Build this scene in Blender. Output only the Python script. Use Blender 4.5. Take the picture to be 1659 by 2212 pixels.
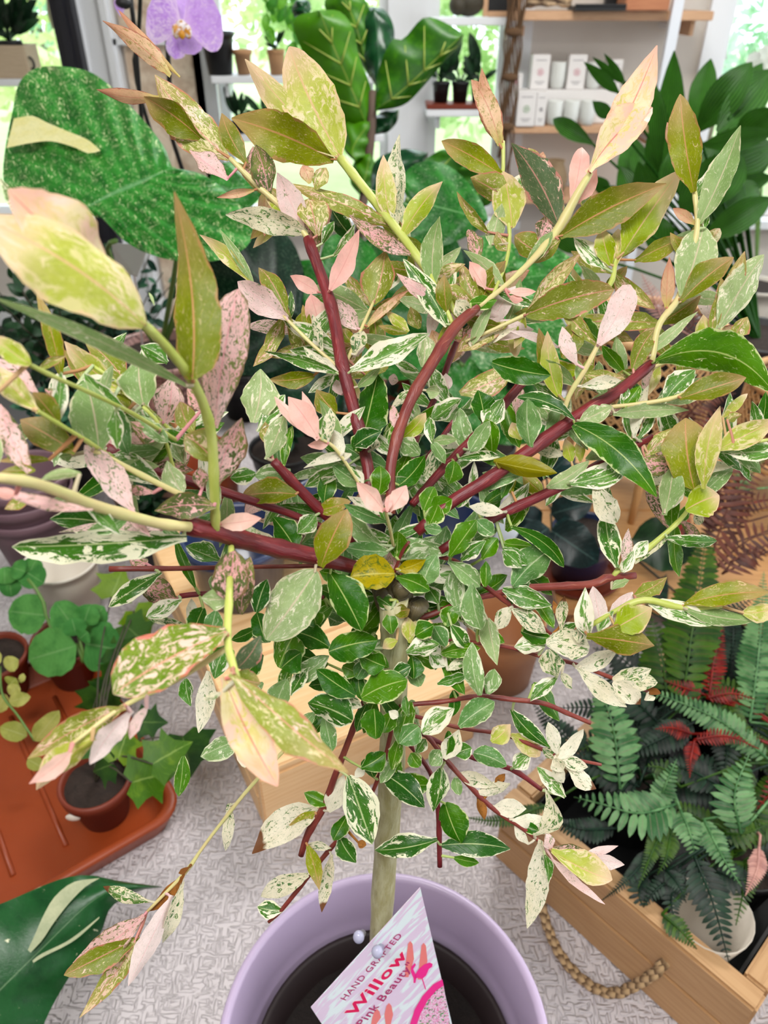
import bpy, bmesh, math, random
from mathutils import Vector, Matrix
random.seed(7)
scene = bpy.context.scene
for o in list(bpy.data.objects):
    bpy.data.objects.remove(o)
COL = scene.collection

# ---------------------------------------------------------------- camera
F_PX, CAM_Z, PITCH = 1610.0, 1.60, math.radians(35)
cam_data = bpy.data.cameras.new('camera')
cam = bpy.data.objects.new('camera', cam_data)
COL.objects.link(cam)
cam.location = (0, 0, CAM_Z)
cam.rotation_euler = (math.radians(90) - PITCH, 0, 0)
cam_data.sensor_fit = 'VERTICAL'
cam_data.sensor_height = 36.0
cam_data.lens = F_PX / 2212 * 36.0
cam_data.clip_start = 0.02
cam_data.dof.use_dof = True
cam_data.dof.focus_distance = 0.34
cam_data.dof.aperture_fstop = 15.0
scene.camera = cam

# ---------------------------------------------------------------- world and light
world = bpy.data.worlds.new('overcast_sky')
scene.world = world
world.use_nodes = True
bg = world.node_tree.nodes['Background']
bg.inputs['Color'].default_value = (0.90, 0.95, 1.0, 1)
bg.inputs['Strength'].default_value = 2.6

def area_light(name, loc, rot, sx, sy, power, col):
    l = bpy.data.lights.new(name, 'AREA')
    l.shape = 'RECTANGLE'; l.size = sx; l.size_y = sy; l.energy = power; l.color = col
    o = bpy.data.objects.new(name, l); COL.objects.link(o)
    o.location = loc; o.rotation_euler = rot
    return o
# unseen panels added for fill: front lights the willow, rear brightens the background
area_light('added_fill_light', (-0.3, -0.6, 3.0), (0, 0, 0), 1.2, 0.6, 36, (1.0, 0.98, 0.95))
area_light('added_fill_light', (0.6, 2.2, 3.0), (0, 0, 0), 1.2, 0.6, 44, (1.0, 0.98, 0.95))

vs = scene.view_settings
vs.view_transform = 'Standard'
vs.look = 'None'
vs.exposure = 0.45
vs.gamma = 1.0
vs.use_curve_mapping = False

# ---------------------------------------------------------------- pixel to place helpers
CP, SP = math.cos(PITCH), math.sin(PITCH)
CAM = Vector((0, 0, CAM_Z))
def ray(u, v):
    x = (u - 829.5) / F_PX; y = (v - 1106.0) / F_PX
    return Vector((x, CP - SP * y, -SP - CP * y))
def PT(u, v, d): return CAM + ray(u, v) * d
def PZ(u, v, z):
    r = ray(u, v); return CAM + r * ((z - CAM_Z) / r.z)
def PY(u, v, y):
    r = ray(u, v); return CAM + r * (y / r.y)

# ---------------------------------------------------------------- object helpers
def link(name, me, parent=None, mat=None):
    o = bpy.data.objects.new(name, me); COL.objects.link(o)
    if parent is not None:
        o.parent = parent
        o.matrix_parent_inverse = Matrix.Identity(4)
    if mat is not None and me is not None and not me.materials: me.materials.append(mat)
    return o
def tag(o, label, cat, group=None, kind=None):
    o['label'] = label; o['category'] = cat
    if group: o['group'] = group
    if kind: o['kind'] = kind
    return o
def struct(o, label=None):
    o['kind'] = 'structure'
    if label: o['label'] = label
    return o
def thing(name, loc, label, cat, group=None, rz=0.0):
    o = bpy.data.objects.new(name, None); COL.objects.link(o)
    o.location = loc; o.rotation_euler = (0, 0, rz); o.empty_display_size = 0.05
    o['label'] = label; o['category'] = cat
    if group: o['group'] = group
    return o

class MB:
    """collects geometry for ONE mesh; points are world points, 'org' is subtracted at build time"""
    def __init__(self): self.v = []; self.f = []; self.lco = []; self.suv = []; self.sm = True
    def add(self, vs, fs, lco=None, suv=None):
        n = len(self.v); self.v += [tuple(p) for p in vs]
        self.f += [tuple(i + n for i in q) for q in fs]
        m = len(vs)
        self.lco += lco if lco else [(p[0] * 100, p[1] * 100, p[2] * 100) for p in vs]
        self.suv += suv if suv else [(0.5, 0.0, 0.5)] * m
    def box(self, c, s, rz=0.0, m=None):
        hx, hy, hz = s[0] / 2, s[1] / 2, s[2] / 2
        c = Vector(c); ca, sa = math.cos(rz), math.sin(rz)
        P = []
        for dz in (-hz, hz):
            for dx, dy in ((-hx, -hy), (hx, -hy), (hx, hy), (-hx, hy)):
                P.append(c + Vector((dx * ca - dy * sa, dx * sa + dy * ca, dz)))
        self.add(P, [(3, 2, 1, 0), (4, 5, 6, 7), (0, 1, 5, 4), (1, 2, 6, 5), (2, 3, 7, 6), (3, 0, 4, 7)])
    def tube(self, pts, rads, n=8, cap=True):
        pts = [Vector(p) for p in pts]
        if not isinstance(rads, (list, tuple)): rads = [rads] * len(pts)
        V = []; up = None
        for i, p in enumerate(pts):
            a = pts[max(i - 1, 0)]; b = pts[min(i + 1, len(pts) - 1)]
            t = (b - a).normalized()
            if up is None:
                up = t.orthogonal().normalized()
            else:
                up = (up - t * up.dot(t))
                up = up.normalized() if up.length > 1e-6 else t.orthogonal().normalized()
            w = t.cross(up)
            for k in range(n):
                an = 2 * math.pi * k / n
                V.append(p + (up * math.cos(an) + w * math.sin(an)) * rads[i])
        Fq = []
        for i in range(len(pts) - 1):
            for k in range(n):
                k2 = (k + 1) % n
                Fq.append((i * n + k, i * n + k2, (i + 1) * n + k2, (i + 1) * n + k))
        if cap:
            Fq.append(tuple(reversed(range(n)))); Fq.append(tuple((len(pts) - 1) * n + k for k in range(n)))
        L = []; acc = 0
        for i, p in enumerate(pts):
            if i: acc += (p - pts[i - 1]).length
            for k in range(n): L.append((acc * 100, rads[i] * 100 * k / n * 6, 0.0))
        S = [(i / max(1, len(pts) - 1), 0.5, 0.5) for i in range(len(pts)) for k in range(n)]
        self.add(V, Fq, L, S)
    def lathe(self, prof, c, n=48, close=False, sy=1.0, ell=None):
        c = Vector(c); V = []
        for r, z in prof:
            for k in range(n):
                a = 2 * math.pi * k / n
                V.append(c + Vector((r * math.cos(a), r * math.sin(a) * sy, z)))
        Fq = []
        for i in range(len(prof) - 1):
            for k in range(n):
                k2 = (k + 1) % n
                Fq.append((i * n + k, i * n + k2, (i + 1) * n + k2, (i + 1) * n + k))
        self.add(V, Fq)
    def disc(self, c, r, n=32, jitter=0.0, up=True, dome=0.0):
        c = Vector(c); V = [c + Vector((0, 0, dome))]; Fq = []
        rings = 5
        for j in range(1, rings + 1):
            for k in range(n):
                a = 2 * math.pi * k / n
                q = j / rings
                V.append(c + Vector((r * q * math.cos(a), r * q * math.sin(a), dome * (1 - q * q) + random.uniform(-jitter, jitter))))
        for k in range(n): Fq.append((0, 1 + k, 1 + (k + 1) % n))
        for j in range(rings - 1):
            for k in range(n):
                k2 = (k + 1) % n
                Fq.append((1 + j * n + k, 1 + (j + 1) * n + k, 1 + (j + 1) * n + k2, 1 + j * n + k2))
        self.add(V, Fq)
    def grid(self, rows, lco=None, suv=None):
        m = len(rows[0]); V = [p for r in rows for p in r]
        Fq = [(i * m + j, i * m + j + 1, (i + 1) * m + j + 1, (i + 1) * m + j) for i in range(len(rows) - 1) for j in range(m - 1)]
        self.add(V, Fq, lco, suv)
    def ellipsoid(self, c, r, n=14, m=9):
        c = Vector(c); V = [c + Vector((0, 0, r[2]))]
        for i in range(1, m):
            th = math.pi * i / m
            for k in range(n):
                a = 2 * math.pi * k / n
                V.append(c + Vector((r[0] * math.sin(th) * math.cos(a), r[1] * math.sin(th) * math.sin(a), r[2] * math.cos(th))))
        V.append(c - Vector((0, 0, r[2]))); Fq = [(0, 1 + k, 1 + (k + 1) % n) for k in range(n)]
        for i in range(m - 2):
            for k in range(n):
                k2 = (k + 1) % n
                Fq.append((1 + i * n + k, 1 + (i + 1) * n + k, 1 + (i + 1) * n + k2, 1 + i * n + k2))
        b = 1 + (m - 2) * n; e = len(V) - 1
        Fq += [(b + k, e, b + (k + 1) % n) for k in range(n)]
        self.add(V, Fq)
    def build(self, name, mat, parent=None, smooth=None, org=None, solid=0.0):
        me = bpy.data.meshes.new(name)
        if org is None:
            org = Vector((0, 0, 0))
            if parent is not None:
                q = parent
                while q is not None:
                    org = org + Vector(q.location); q = q.parent
        rz = 0.0
        V = [(p[0] - org[0], p[1] - org[1], p[2] - org[2]) for p in self.v]
        me.from_pydata(V, [], self.f); me.update()
        a = me.attributes.new('lco', 'FLOAT_VECTOR', 'POINT'); a.data.foreach_set('vector', [x for p in self.lco for x in p])
        a = me.attributes.new('suv', 'FLOAT_VECTOR', 'POINT'); a.data.foreach_set('vector', [x for p in self.suv for x in p])
        if (self.sm if smooth is None else smooth): me.polygons.foreach_set('use_smooth', [True] * len(me.polygons))
        o = link(name, me, parent, mat)
        if parent is None: o.location = org
        return o

def bevelbox(name, c, s, mat, parent=None, rz=0.0, bev=0.003, lean=None):
    """one board or block with eased edges, as one mesh"""
    bm = bmesh.new(); bmesh.ops.create_cube(bm, size=1.0)
    for v in bm.verts: v.co = Vector((v.co.x * s[0], v.co.y * s[1], v.co.z * s[2]))
    if bev: bmesh.ops.bevel(bm, geom=bm.edges[:], offset=min(bev, min(s) * 0.4), segments=2, affect='EDGES')
    me = bpy.data.meshes.new(name)
    bm.to_mesh(me); bm.free()
    r = random.random() * 40
    ax = 0 if s[0] >= s[1] and s[0] >= s[2] else (1 if s[1] >= s[2] else 2)
    oth = [k for k in (0, 1, 2) if k != ax]
    L = []
    for v in me.vertices: L += [v.co[ax] * 100 + r, v.co[oth[0]] * 100 + r * 2, v.co[oth[1]] * 100]
    a = me.attributes.new('lco', 'FLOAT_VECTOR', 'POINT'); a.data.foreach_set('vector', L)
    o = link(name, me, parent, mat)
    org = Vector((0, 0, 0)); q = parent; prz = 0.0
    while q is not None:
        org += Vector(q.location); q = q.parent
    o.location = Vector(c) - org; o.rotation_euler = (0, 0, rz)
    return o

def lerp(a, b, t): return a + (b - a) * t
def resample(pts, n):
    pts = [Vector(p) for p in pts]
    acc = [0.0]
    for i in range(1, len(pts)): acc.append(acc[-1] + (pts[i] - pts[i - 1]).length)
    out = []; j = 0
    for k in range(n):
        t = acc[-1] * k / (n - 1)
        while j < len(pts) - 2 and acc[j + 1] < t: j += 1
        seg = acc[j + 1] - acc[j]
        out.append(pts[j].lerp(pts[j + 1], 0 if seg < 1e-9 else (t - acc[j]) / seg))
    return out
def smooth_path(pts, n):
    """Catmull-Rom through points of any dimension, then even spacing"""
    P = [Vector(p) for p in pts]
    if len(P) < 3: return resample(P, n)
    Q = [P[0] * 2 - P[1]] + P + [P[-1] * 2 - P[-2]]; out = []
    for i in range(1, len(Q) - 2):
        for k in range(8):
            t = k / 8
            a, b, c, d = Q[i - 1], Q[i], Q[i + 1], Q[i + 2]
            out.append(0.5 * ((2 * b) + (c - a) * t + (2 * a - 5 * b + 4 * c - d) * t * t + (3 * b - a - 3 * c + d) * t ** 3))
    out.append(P[-1])
    return resample(out, n)

# ---------------------------------------------------------------- materials
class NT:
    def __init__(self, name):
        self.m = bpy.data.materials.new(name); self.m.use_nodes = True
        self.t = self.m.node_tree; self.t.nodes.clear()
        self.out = self.t.nodes.new('ShaderNodeOutputMaterial')
    def n(self, typ, **kw):
        nd = self.t.nodes.new(typ)
        for k, v in kw.items():
            if k.startswith('_'): setattr(nd, k[1:], v)
            else: self.set(nd.inputs[k.replace('__', ' ')], v)
        return nd
    def set(self, inp, v):
        if isinstance(v, bpy.types.NodeSocket): self.t.links.new(v, inp)
        elif isinstance(v, (tuple, list)) and len(v) == 3 and inp.type == 'RGBA': inp.default_value = (*v, 1)
        else: inp.default_value = v
    def math(self, op, a, b=0.0, c=0.0, clamp=False):
        nd = self.t.nodes.new('ShaderNodeMath'); nd.operation = op; nd.use_clamp = clamp
        for i, x in enumerate((a, b, c)): self.set(nd.inputs[i], x)
        return nd.outputs[0]
    def step(self, v, lo, hi, a=0.0, b=1.0):
        nd = self.t.nodes.new('ShaderNodeMapRange'); nd.interpolation_type = 'SMOOTHSTEP'
        for k, x in zip(('Value', 'From Min', 'From Max', 'To Min', 'To Max'), (v, lo, hi, a, b)): self.set(nd.inputs[k], x)
        return nd.outputs[0]
    def mix(self, f, a, b, mode='MIX'):
        nd = self.t.nodes.new('ShaderNodeMix'); nd.data_type = 'RGBA'; nd.blend_type = mode
        self.set(nd.inputs[0], f); self.set(nd.inputs[6], a); self.set(nd.inputs[7], b)
        return nd.outputs[2]
    def attr(self, name): return self.n('ShaderNodeAttribute', _attribute_name=name).outputs['Vector']
    def obj(self): return self.n('ShaderNodeTexCoord').outputs['Object']
    def sep(self, v): return self.n('ShaderNodeSeparateXYZ', Vector=v).outputs
    def comb(self, x, y, z): return self.n('ShaderNodeCombineXYZ', X=x, Y=y, Z=z).outputs[0]
    def mapv(self, v, scale=(1, 1, 1), rot=(0, 0, 0), loc=(0, 0, 0)):
        return self.n('ShaderNodeMapping', Vector=v, Scale=scale, Rotation=rot, Location=loc).outputs[0]
    def noise(self, v, scale=5.0, detail=3.0, rough=0.55, dist=0.0):
        return self.n('ShaderNodeTexNoise', Vector=v, Scale=scale, Detail=detail, Roughness=rough, Distortion=dist).outputs[0]
    def principled(self, col, rough=0.5, bump=None, bstr=0.3, bdist=0.001, transl=0.0, spec=0.5, sheen=0.0, metal=0.0, coat=0.0):
        p = self.n('ShaderNodeBsdfPrincipled', Base__Color=col, Roughness=rough, Metallic=metal)
        p.inputs['Specular IOR Level'].default_value = spec
        if sheen: p.inputs['Sheen Weight'].default_value = sheen
        if coat: p.inputs['Coat Weight'].default_value = coat
        if bump is not None:
            b = self.n('ShaderNodeBump', Height=bump, Strength=bstr, Distance=bdist)
            self.t.links.new(b.outputs[0], p.inputs['Normal'])
        sh = p.outputs[0]
        if transl:
            tr = self.n('ShaderNodeBsdfTranslucent', Color=col)
            ms = self.n('ShaderNodeMixShader', Fac=transl)
            self.t.links.new(sh, ms.inputs[1]); self.t.links.new(tr.outputs[0], ms.inputs[2]); sh = ms.outputs[0]
        self.t.links.new(sh, self.out.inputs[0])
        return self.m
def lin(r, g, b):
    def c(x):
        x /= 255.0
        return x / 12.92 if x <= 0.04045 else ((x + 0.055) / 1.055) ** 2.4
    return (c(r), c(g), c(b))

def plain(name, col, rough=0.5, var=0.12, scale=8.0, bump=0.0, bscale=60.0, transl=0.0, spec=0.5, coat=0.0, metal=0.0):
    k = NT(name); v = k.obj()
    n = k.noise(v, scale, 4)
    dark = tuple(c * (1 - var) for c in col); light = tuple(min(1, c * (1 + var)) for c in col)
    c = k.mix(n, dark, light)
    b = k.noise(v, bscale, 4) if bump else None
    return k.principled(c, rough, b, bump, 0.002, transl, spec, coat=coat, metal=metal)

def wood(name, c1, c2, dark, rough=0.55, ring=1.0):
    """planks: lco.x runs along the grain, in centimetres"""
    k = NT(name); v = k.attr('lco')
    vv = k.mapv(v, (0.035, 0.55 * ring, 0.55 * ring))
    n = k.noise(vv, 1.0, 2, 0.4)
    w = k.math('FRACT', k.math('MULTIPLY', n, 9.0))
    w = k.step(k.math('ABSOLUTE', k.math('SUBTRACT', w, 0.5)), 0.1, 0.5)
    fine = k.noise(k.mapv(v, (0.25, 9, 9)), 1.0, 4, 0.6)
    c = k.mix(k.math('MULTIPLY', w, 0.55), c1, c2)
    c = k.mix(k.step(fine, 0.5, 0.8, 0, 0.35), c, dark)
    st = k.noise(k.mapv(v, (0.06, 0.5, 0.5), loc=(7, 3, 1)), 1.0, 3)
    c = k.mix(k.step(st, 0.62, 0.75, 0, 0.5), c, dark)
    return k.principled(c, rough, fine, 0.25, 0.0008)

def leafmat(name, c1, c2, vcol=None, thr=0.6, soft=0.03, vscale=2.2, margin=0.0, tip=None, tip_a=0.6, rib=None, rib_a=0.8,
            edge=None, rough=0.42, transl=0.22, vein=0.25, v2=None, stretch=0.6, base=None, dry=0.0, speck=None, spec_thr=0.66, sscale=7.0, ribw=0.07, spec=0.3, wisp=0.5):
    def sat(c, f=1.16):
        if c is None: return None
        g_ = 0.3 * c[0] + 0.55 * c[1] + 0.15 * c[2]; return tuple(max(0.0, min(1.0, g_ + (x - g_) * f)) for x in c)
    c1, c2, base = sat(c1), sat(c2), sat(base)
    k = NT(name); v = k.attr('lco'); s, t, r = k.sep(k.attr('suv'))
    at = k.math('ABSOLUTE', t)
    n1 = k.noise(v, 0.55, 3)
    rr = k.math('MULTIPLY_ADD', r, 0.5, -0.25)
    g = k.mix(k.step(k.math('ADD', n1, rr), 0.3, 0.7), c1, c2)
    fine = k.noise(v, 3.2, 5, 0.7, 0.5)
    g = k.mix(k.step(fine, 0.35, 0.7, 0.0, 0.3), g, k.mix(1.0, g, (0.62, 0.66, 0.6), 'MULTIPLY'))
    if base: g = k.mix(k.step(s, 0.0, 0.35, 0.7, 0.0), g, base)
    # side veins
    vf = k.math('FRACT', k.math('ADD', k.math('MULTIPLY_ADD', k.noise(v, 0.8, 2), 1.2, k.math('MULTIPLY', s, 9.0)), k.math('MULTIPLY', at, -2.2)))
    vl = k.step(k.math('ABSOLUTE', k.math('SUBTRACT', vf, 0.5)), 0.0, 0.07, 1.0, 0.0)
    vl = k.math('MULTIPLY', vl, k.math('MULTIPLY', k.step(k.noise(v, 1.6, 2), 0.35, 0.65), vein))
    g = k.mix(vl, g, tuple(min(1, x * 1.7 + 0.03) for x in c2))
    if vcol:
        nv = k.noise(k.mapv(v, (stretch, 1.0, 1.0)), vscale * 2.1, 6, 0.72, 1.2)
        q = k.math('ADD', nv, k.math('MULTIPLY', k.math('MULTIPLY', at, at), margin))
        q = k.math('ADD', q, k.math('MULTIPLY_ADD', r, 0.16, -0.08))
        vm = k.step(q, thr, thr + soft)
        vc = vcol if v2 is None else k.mix(k.step(k.noise(v, 1.1, 2), 0.4, 0.6), vcol, v2)
        g = k.mix(vm, g, vc)
    if speck:
        ns = k.noise(k.mapv(v, (stretch if stretch > 1 else 0.7, 1, 1), loc=(5, 9, 2)), sscale, 3, 0.6, 0.4)
        g = k.mix(k.step(ns, spec_thr, spec_thr + 0.04), g, speck)
    if vcol and wisp:
        nf = k.noise(k.mapv(v, (0.5, 1.3, 1.0), loc=(3, 8, 5)), vscale * 5.0, 4, 0.7, 1.0)
        g = k.mix(k.step(nf, 0.55, 0.68, 0, wisp), g, vc)
    if tip:
        g = k.mix(k.math('MULTIPLY', k.step(k.math('ADD', s, k.math('MULTIPLY_ADD', n1, 0.5, -0.25)), 0.5, 1.0), tip_a), g, tip)
    if rib:
        g = k.mix(k.math('MULTIPLY', k.step(at, 0.0, ribw, 1.0, 0.0), rib_a), g, rib)
    if edge:
        ne = k.noise(v, 2.4, 3)
        g = k.mix(k.math('MULTIPLY', k.step(k.math('ADD', at, k.math('MULTIPLY_ADD', ne, 0.7, -0.35)), 0.9, 0.98), 0.85), g, edge)
    if dry:
        g = k.mix(k.step(k.math('ADD', s, k.math('MULTIPLY_ADD', n1, 0.4, -0.2)), 1 - dry, 1 - dry + 0.06), g, lin(112, 70, 40))
    hb = k.math('ADD', k.math('MULTIPLY', vl, -1.0), k.math('MULTIPLY', fine, 0.8))
    return k.principled(g, rough, hb, 0.35, 0.0006, transl, spec)
def leaf_geo(mb, P0, P1, W, rnd, m=0.45, e=0.75, bend=0.0, fold=0.15, wave=0.06, roll=0.0, bow=0.0, nl=10, nw=4, petiole=None, view=None, pw=0.0008, tw=0.0, rough_edge=0.05, seedv=0, curl=0.0, crk=0.0):
    P0, P1 = Vector(P0), Vector(P1)
    ax = P1 - P0; L = ax.length
    if L < 1e-5: return
    ax /= L
    vd = ((CAM if view is None else view) - (P0 + P1) / 2).normalized()
    side = ax.cross(vd)
    side = side.normalized() if side.length > 1e-4 else ax.orthogonal().normalized()
    nor = side.cross(ax).normalized()
    rng = random.Random(int(rnd * 1e6) + seedv)
    p = math.log(0.5) / math.log(m)
    rows = []; LC = []; SV = []
    ph = rng.uniform(0, 6.28)
    for i in range(nl + 1):
        s = i / nl
        hw = W / 2 * max(0.0, math.sin(math.pi * min(1, max(0, s)) ** p)) ** e
        if i == 0: hw = min(W * 0.1, pw * 1.6)
        if i == nl: hw = W * 0.015
        c = P0 + ax * (L * s) + nor * (bend * L * 4 * s * (1 - s) * 0.5) + side * (bow * L * 4 * s * (1 - s)) + nor * (curl * L * max(0, s - .45) ** 2)
        an = roll + tw * (s - 0.3)
        sd = side * math.cos(an) + nor * math.sin(an); nn = nor * math.cos(an) - side * math.sin(an)
        row = []
        je = [1 + rng.uniform(-rough_edge, rough_edge), 1 + rng.uniform(-rough_edge, rough_edge)]
        for j in range(nw + 1):
            t = -1 + 2 * j / nw
            q = hw * t * (je[0 if t < 0 else 1] if abs(t) > .9 else 1)
            wv = wave * W * math.sin(s * 11 + ph + (1.5 if t > 0 else 0)) * t * t * math.sin(math.pi * s)
            wv += crk * W * math.sin(s * 27 + ph * 2 + t * 2) * abs(t) * math.sin(math.pi * s)
            row.append(c + sd * q + nn * (fold * abs(q) + wv))
            LC.append((s * L * 100 + rnd * 90, t * W * 50, rnd * 37)); SV.append((s, t, rnd))
        rows.append(row)
    mb.grid(rows, LC, SV)
    if petiole is not None:
        d = (Vector(petiole) - P0).length
        if 0.0005 < d < 0.03:
            nv = len(mb.v)
            mb.tube([petiole, (Vector(petiole) + P0) / 2 + nor * 0.0005, P0 + ax * L * 0.03], [pw, pw * .8, pw * .7], 5, False)
            for i in range(nv, len(mb.v)): mb.suv[i] = (0.02, 0.0, rnd); mb.lco[i] = (rnd * 90, 0.0, rnd * 37)

# ================================================================ the room
WY = 4.2                                  # back wall with the windows
M_WALL = plain('paint_warm_white', lin(214, 206, 198), 0.85, 0.04, 2.0)
M_TRIM = plain('paint_trim_white', lin(232, 234, 238), 0.5, 0.04, 3.0)
M_FLOOR = wood('floor_dark_wood', lin(58, 46, 40), lin(40, 32, 28), lin(20, 16, 14), 0.5)
M_CEIL = plain('ceiling_white', lin(226, 224, 220), 0.9, 0.03)
M_DKPOST = plain('post_dark_navy', lin(24, 24, 34), 0.5)
mb = MB(); mb.box((0, 0.7, -0.05), (6.4, 7.4, 0.1)); struct(mb.build('floor', M_FLOOR, smooth=False))
mb = MB(); mb.box((0, 0.7, 3.12), (6.4, 7.4, 0.1)); struct(mb.build('ceiling', M_CEIL, smooth=False))

SILL, HEAD = 0.60, 2.55
WINS = [(-2.75, -1.50), (-0.82, 0.02), (0.22, 0.60), (1.62, 2.45)]     # the window openings along the back wall
def wall_with_openings(name, x0, x1, y, th, opens, mat, zt=3.07):
    mb = MB(); xs = [x0]
    def b(xa, xb, za, zb):
        if xb - xa > 1e-4: mb.box(((xa + xb) / 2, y + th / 2, (za + zb) / 2), (xb - xa, th, zb - za))
    cur = x0
    for a, c in opens:
        b(cur, a, 0, zt); b(a, c, 0, SILL); b(a, c, HEAD, zt); cur = c
    b(cur, x1, 0, zt)
    return mb.build(name, mat, smooth=False)
struct(wall_with_openings('wall_back', -3.2, 3.2, WY, 0.16, WINS, M_WALL))

# the side and rear walls of the shop; the right side is a long row of windows
mb = MB(); mb.box((-3.28, 0.68, 1.53), (0.16, 7.36, 3.07)); struct(mb.build('wall_left', M_WALL, smooth=False))
mb = MB(); mb.box((0, -3.08, 1.53), (6.4, 0.16, 3.07)); struct(mb.build('wall_rear', M_WALL, smooth=False))
mb = MB(); mb.box((3.28, 0.68, 0.30), (0.16, 7.36, 0.60)); mb.box((3.28, 0.68, 2.935), (0.16, 7.36, 0.27))
for yy in (-2.8, -1.0, 0.9, 2.6, 4.16): mb.box((3.28, yy, 1.70), (0.16, 0.40, 2.2))
struct(mb.build('wall_right', M_WALL, smooth=False))

k = NT('window_glass'); tr = k.n('ShaderNodeBsdfTransparent', Color=(0.93, 0.97, 0.98)); gl = k.n('ShaderNodeBsdfGlossy', Roughness=0.02, Color=(1, 1, 1))
ms = k.n('ShaderNodeMixShader', Fac=0.05); k.t.links.new(tr.outputs[0], ms.inputs[1]); k.t.links.new(gl.outputs[0], ms.inputs[2]); k.t.links.new(ms.outputs[0], k.out.inputs[0])
M_GLASS = k.m
for i, (a, c) in enumerate(WINS):
    w = thing('window_%d' % (i + 1), ((a + c) / 2, WY, SILL), '', '')
    del w['label']; del w['category']; w['kind'] = 'structure'
    cx = (a + c) / 2
    mb = MB()
    for sx in (a - 0.05, c + 0.05): mb.box((sx, WY - 0.012, (SILL + HEAD) / 2), (0.10, 0.024, HEAD - SILL + 0.2))
    mb.box((cx, WY - 0.014, HEAD + 0.05), (c - a + 0.22, 0.028, 0.10))
    mb.build('casing', M_TRIM, w, smooth=False)
    mb = MB(); mb.box((cx, WY - 0.03, SILL - 0.02), (c - a + 0.24, 0.14, 0.04)); mb.build('window_sill', M_TRIM, w, smooth=False)
    mb = MB()
    for sx in (a + 0.022, c - 0.022): mb.box((sx, WY + 0.07, (SILL + HEAD) / 2), (0.044, 0.05, HEAD - SILL))
    for sz in (SILL + 0.022, HEAD - 0.022): mb.box((cx, WY + 0.07, sz), (c - a - 0.088, 0.05, 0.044))
    mb.build('window_frame', M_TRIM, w, smooth=False)
    mb = MB(); mb.box((cx, WY + 0.075, (SILL + HEAD) / 2), (c - a - 0.09, 0.006, HEAD - SILL - 0.09)); mb.build('pane', M_GLASS, w, smooth=False)
# casing strips that flank the openings
mb = MB(); mb.box((-1.34, WY - 0.03, 1.5), (0.16, 0.06, 3.0)); mb.box((-1.42, WY - 0.05, 1.5), (0.03, 0.05, 3.0)); mb.box((-1.29, WY - 0.07, 1.5), (0.03, 0.03, 3.0)); struct(mb.build('trim_1', M_TRIM, smooth=False))
mb = MB(); mb.box((0, WY - 0.01, 0.08), (6.4, 0.02, 0.16)); struct(mb.build('baseboard_back', M_TRIM, smooth=False))
# dark post of the left window
mb = MB(); mb.box((-1.46, WY - 0.10, 1.5), (0.10, 0.08, 3.0)); mb.box((-1.46, WY - 0.145, 1.5), (0.04, 0.012, 3.0)); struct(mb.build('trim_2', M_DKPOST, smooth=False), 'dark navy post beside the white window casing')
# rough cream plaster panel between the two left windows
k = NT('plaster_cream'); v = k.obj(); n = k.noise(v, 5, 5, 0.65, 1.0)
mP = k.principled(k.mix(k.step(n, 0.35, 0.65), lin(196, 170, 146), lin(238, 222, 200)), 0.8, n, 0.6, 0.02)
mb = MB(); mb.box((-1.06, WY - 0.012, 1.5), (0.36, 0.024, 3.0)); struct(mb.build('trim_3', mP, smooth=False), 'rough cream plaster strip between the windows')
mb = MB(); mb.box((-1.06, WY - 0.035, 1.40), (0.46, 0.05, 0.025)); struct(mb.build('trim_4', M_TRIM, smooth=False))

# ================================================================ outdoors
k = NT('lawn'); v = k.obj(); n = k.noise(v, 3, 5, 0.7)
M_LAWN = k.principled(k.mix(n, lin(160, 184, 120), lin(206, 218, 168)), 0.9, n, 0.5, 0.05)
mb = MB(); mb.box((0, 19.4, -0.35), (60, 30, 0.1)); lawn = struct(mb.build('ground_outside', M_LAWN, smooth=False))
M_TLEAF = [leafmat('tree_leaf_overexposed_%d' % i, a, b, vein=0, rough=0.6, transl=0.45) for i, (a, b) in enumerate([(lin(168, 196, 136), lin(208, 224, 176)), (lin(150, 192, 158), lin(192, 218, 190)), (lin(196, 210, 150), lin(226, 234, 190))])]  # foliage paled so its colour carries the glare of overexposed daylight
M_TBARK = plain('tree_bark', lin(96, 82, 70), 0.9, 0.3, 10)
rt = random.Random(5)
spots = [(-7.2, 9.6, 1.45, 0), (-3.5, 9.6, 1.45, 2), (-5.6, 14.2, 2.0, 1), (0.1, 9.4, 1.45, 0), (-0.7, 14.6, 2.0, 2), (3.7, 9.6, 1.45, 1), (7.3, 9.8, 1.45, 0), (4.2, 14.8, 2.0, 1), (-10.4, 14.6, 2.0, 1)]
wh = ['tree at the far left edge of the lawn', 'yellow-green tree outside the left window with the wooden planter', 'blue-green tree further back outside the left window', 'tree outside the window with the terracotta pots', 'pale yellow-green tree at the back of the lawn, left of the middle', 'tree outside behind the wall shelf', 'tree outside the rightmost window', 'tall tree at the back of the lawn, right of the middle', 'tall tree far back at the left of the lawn']
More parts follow.
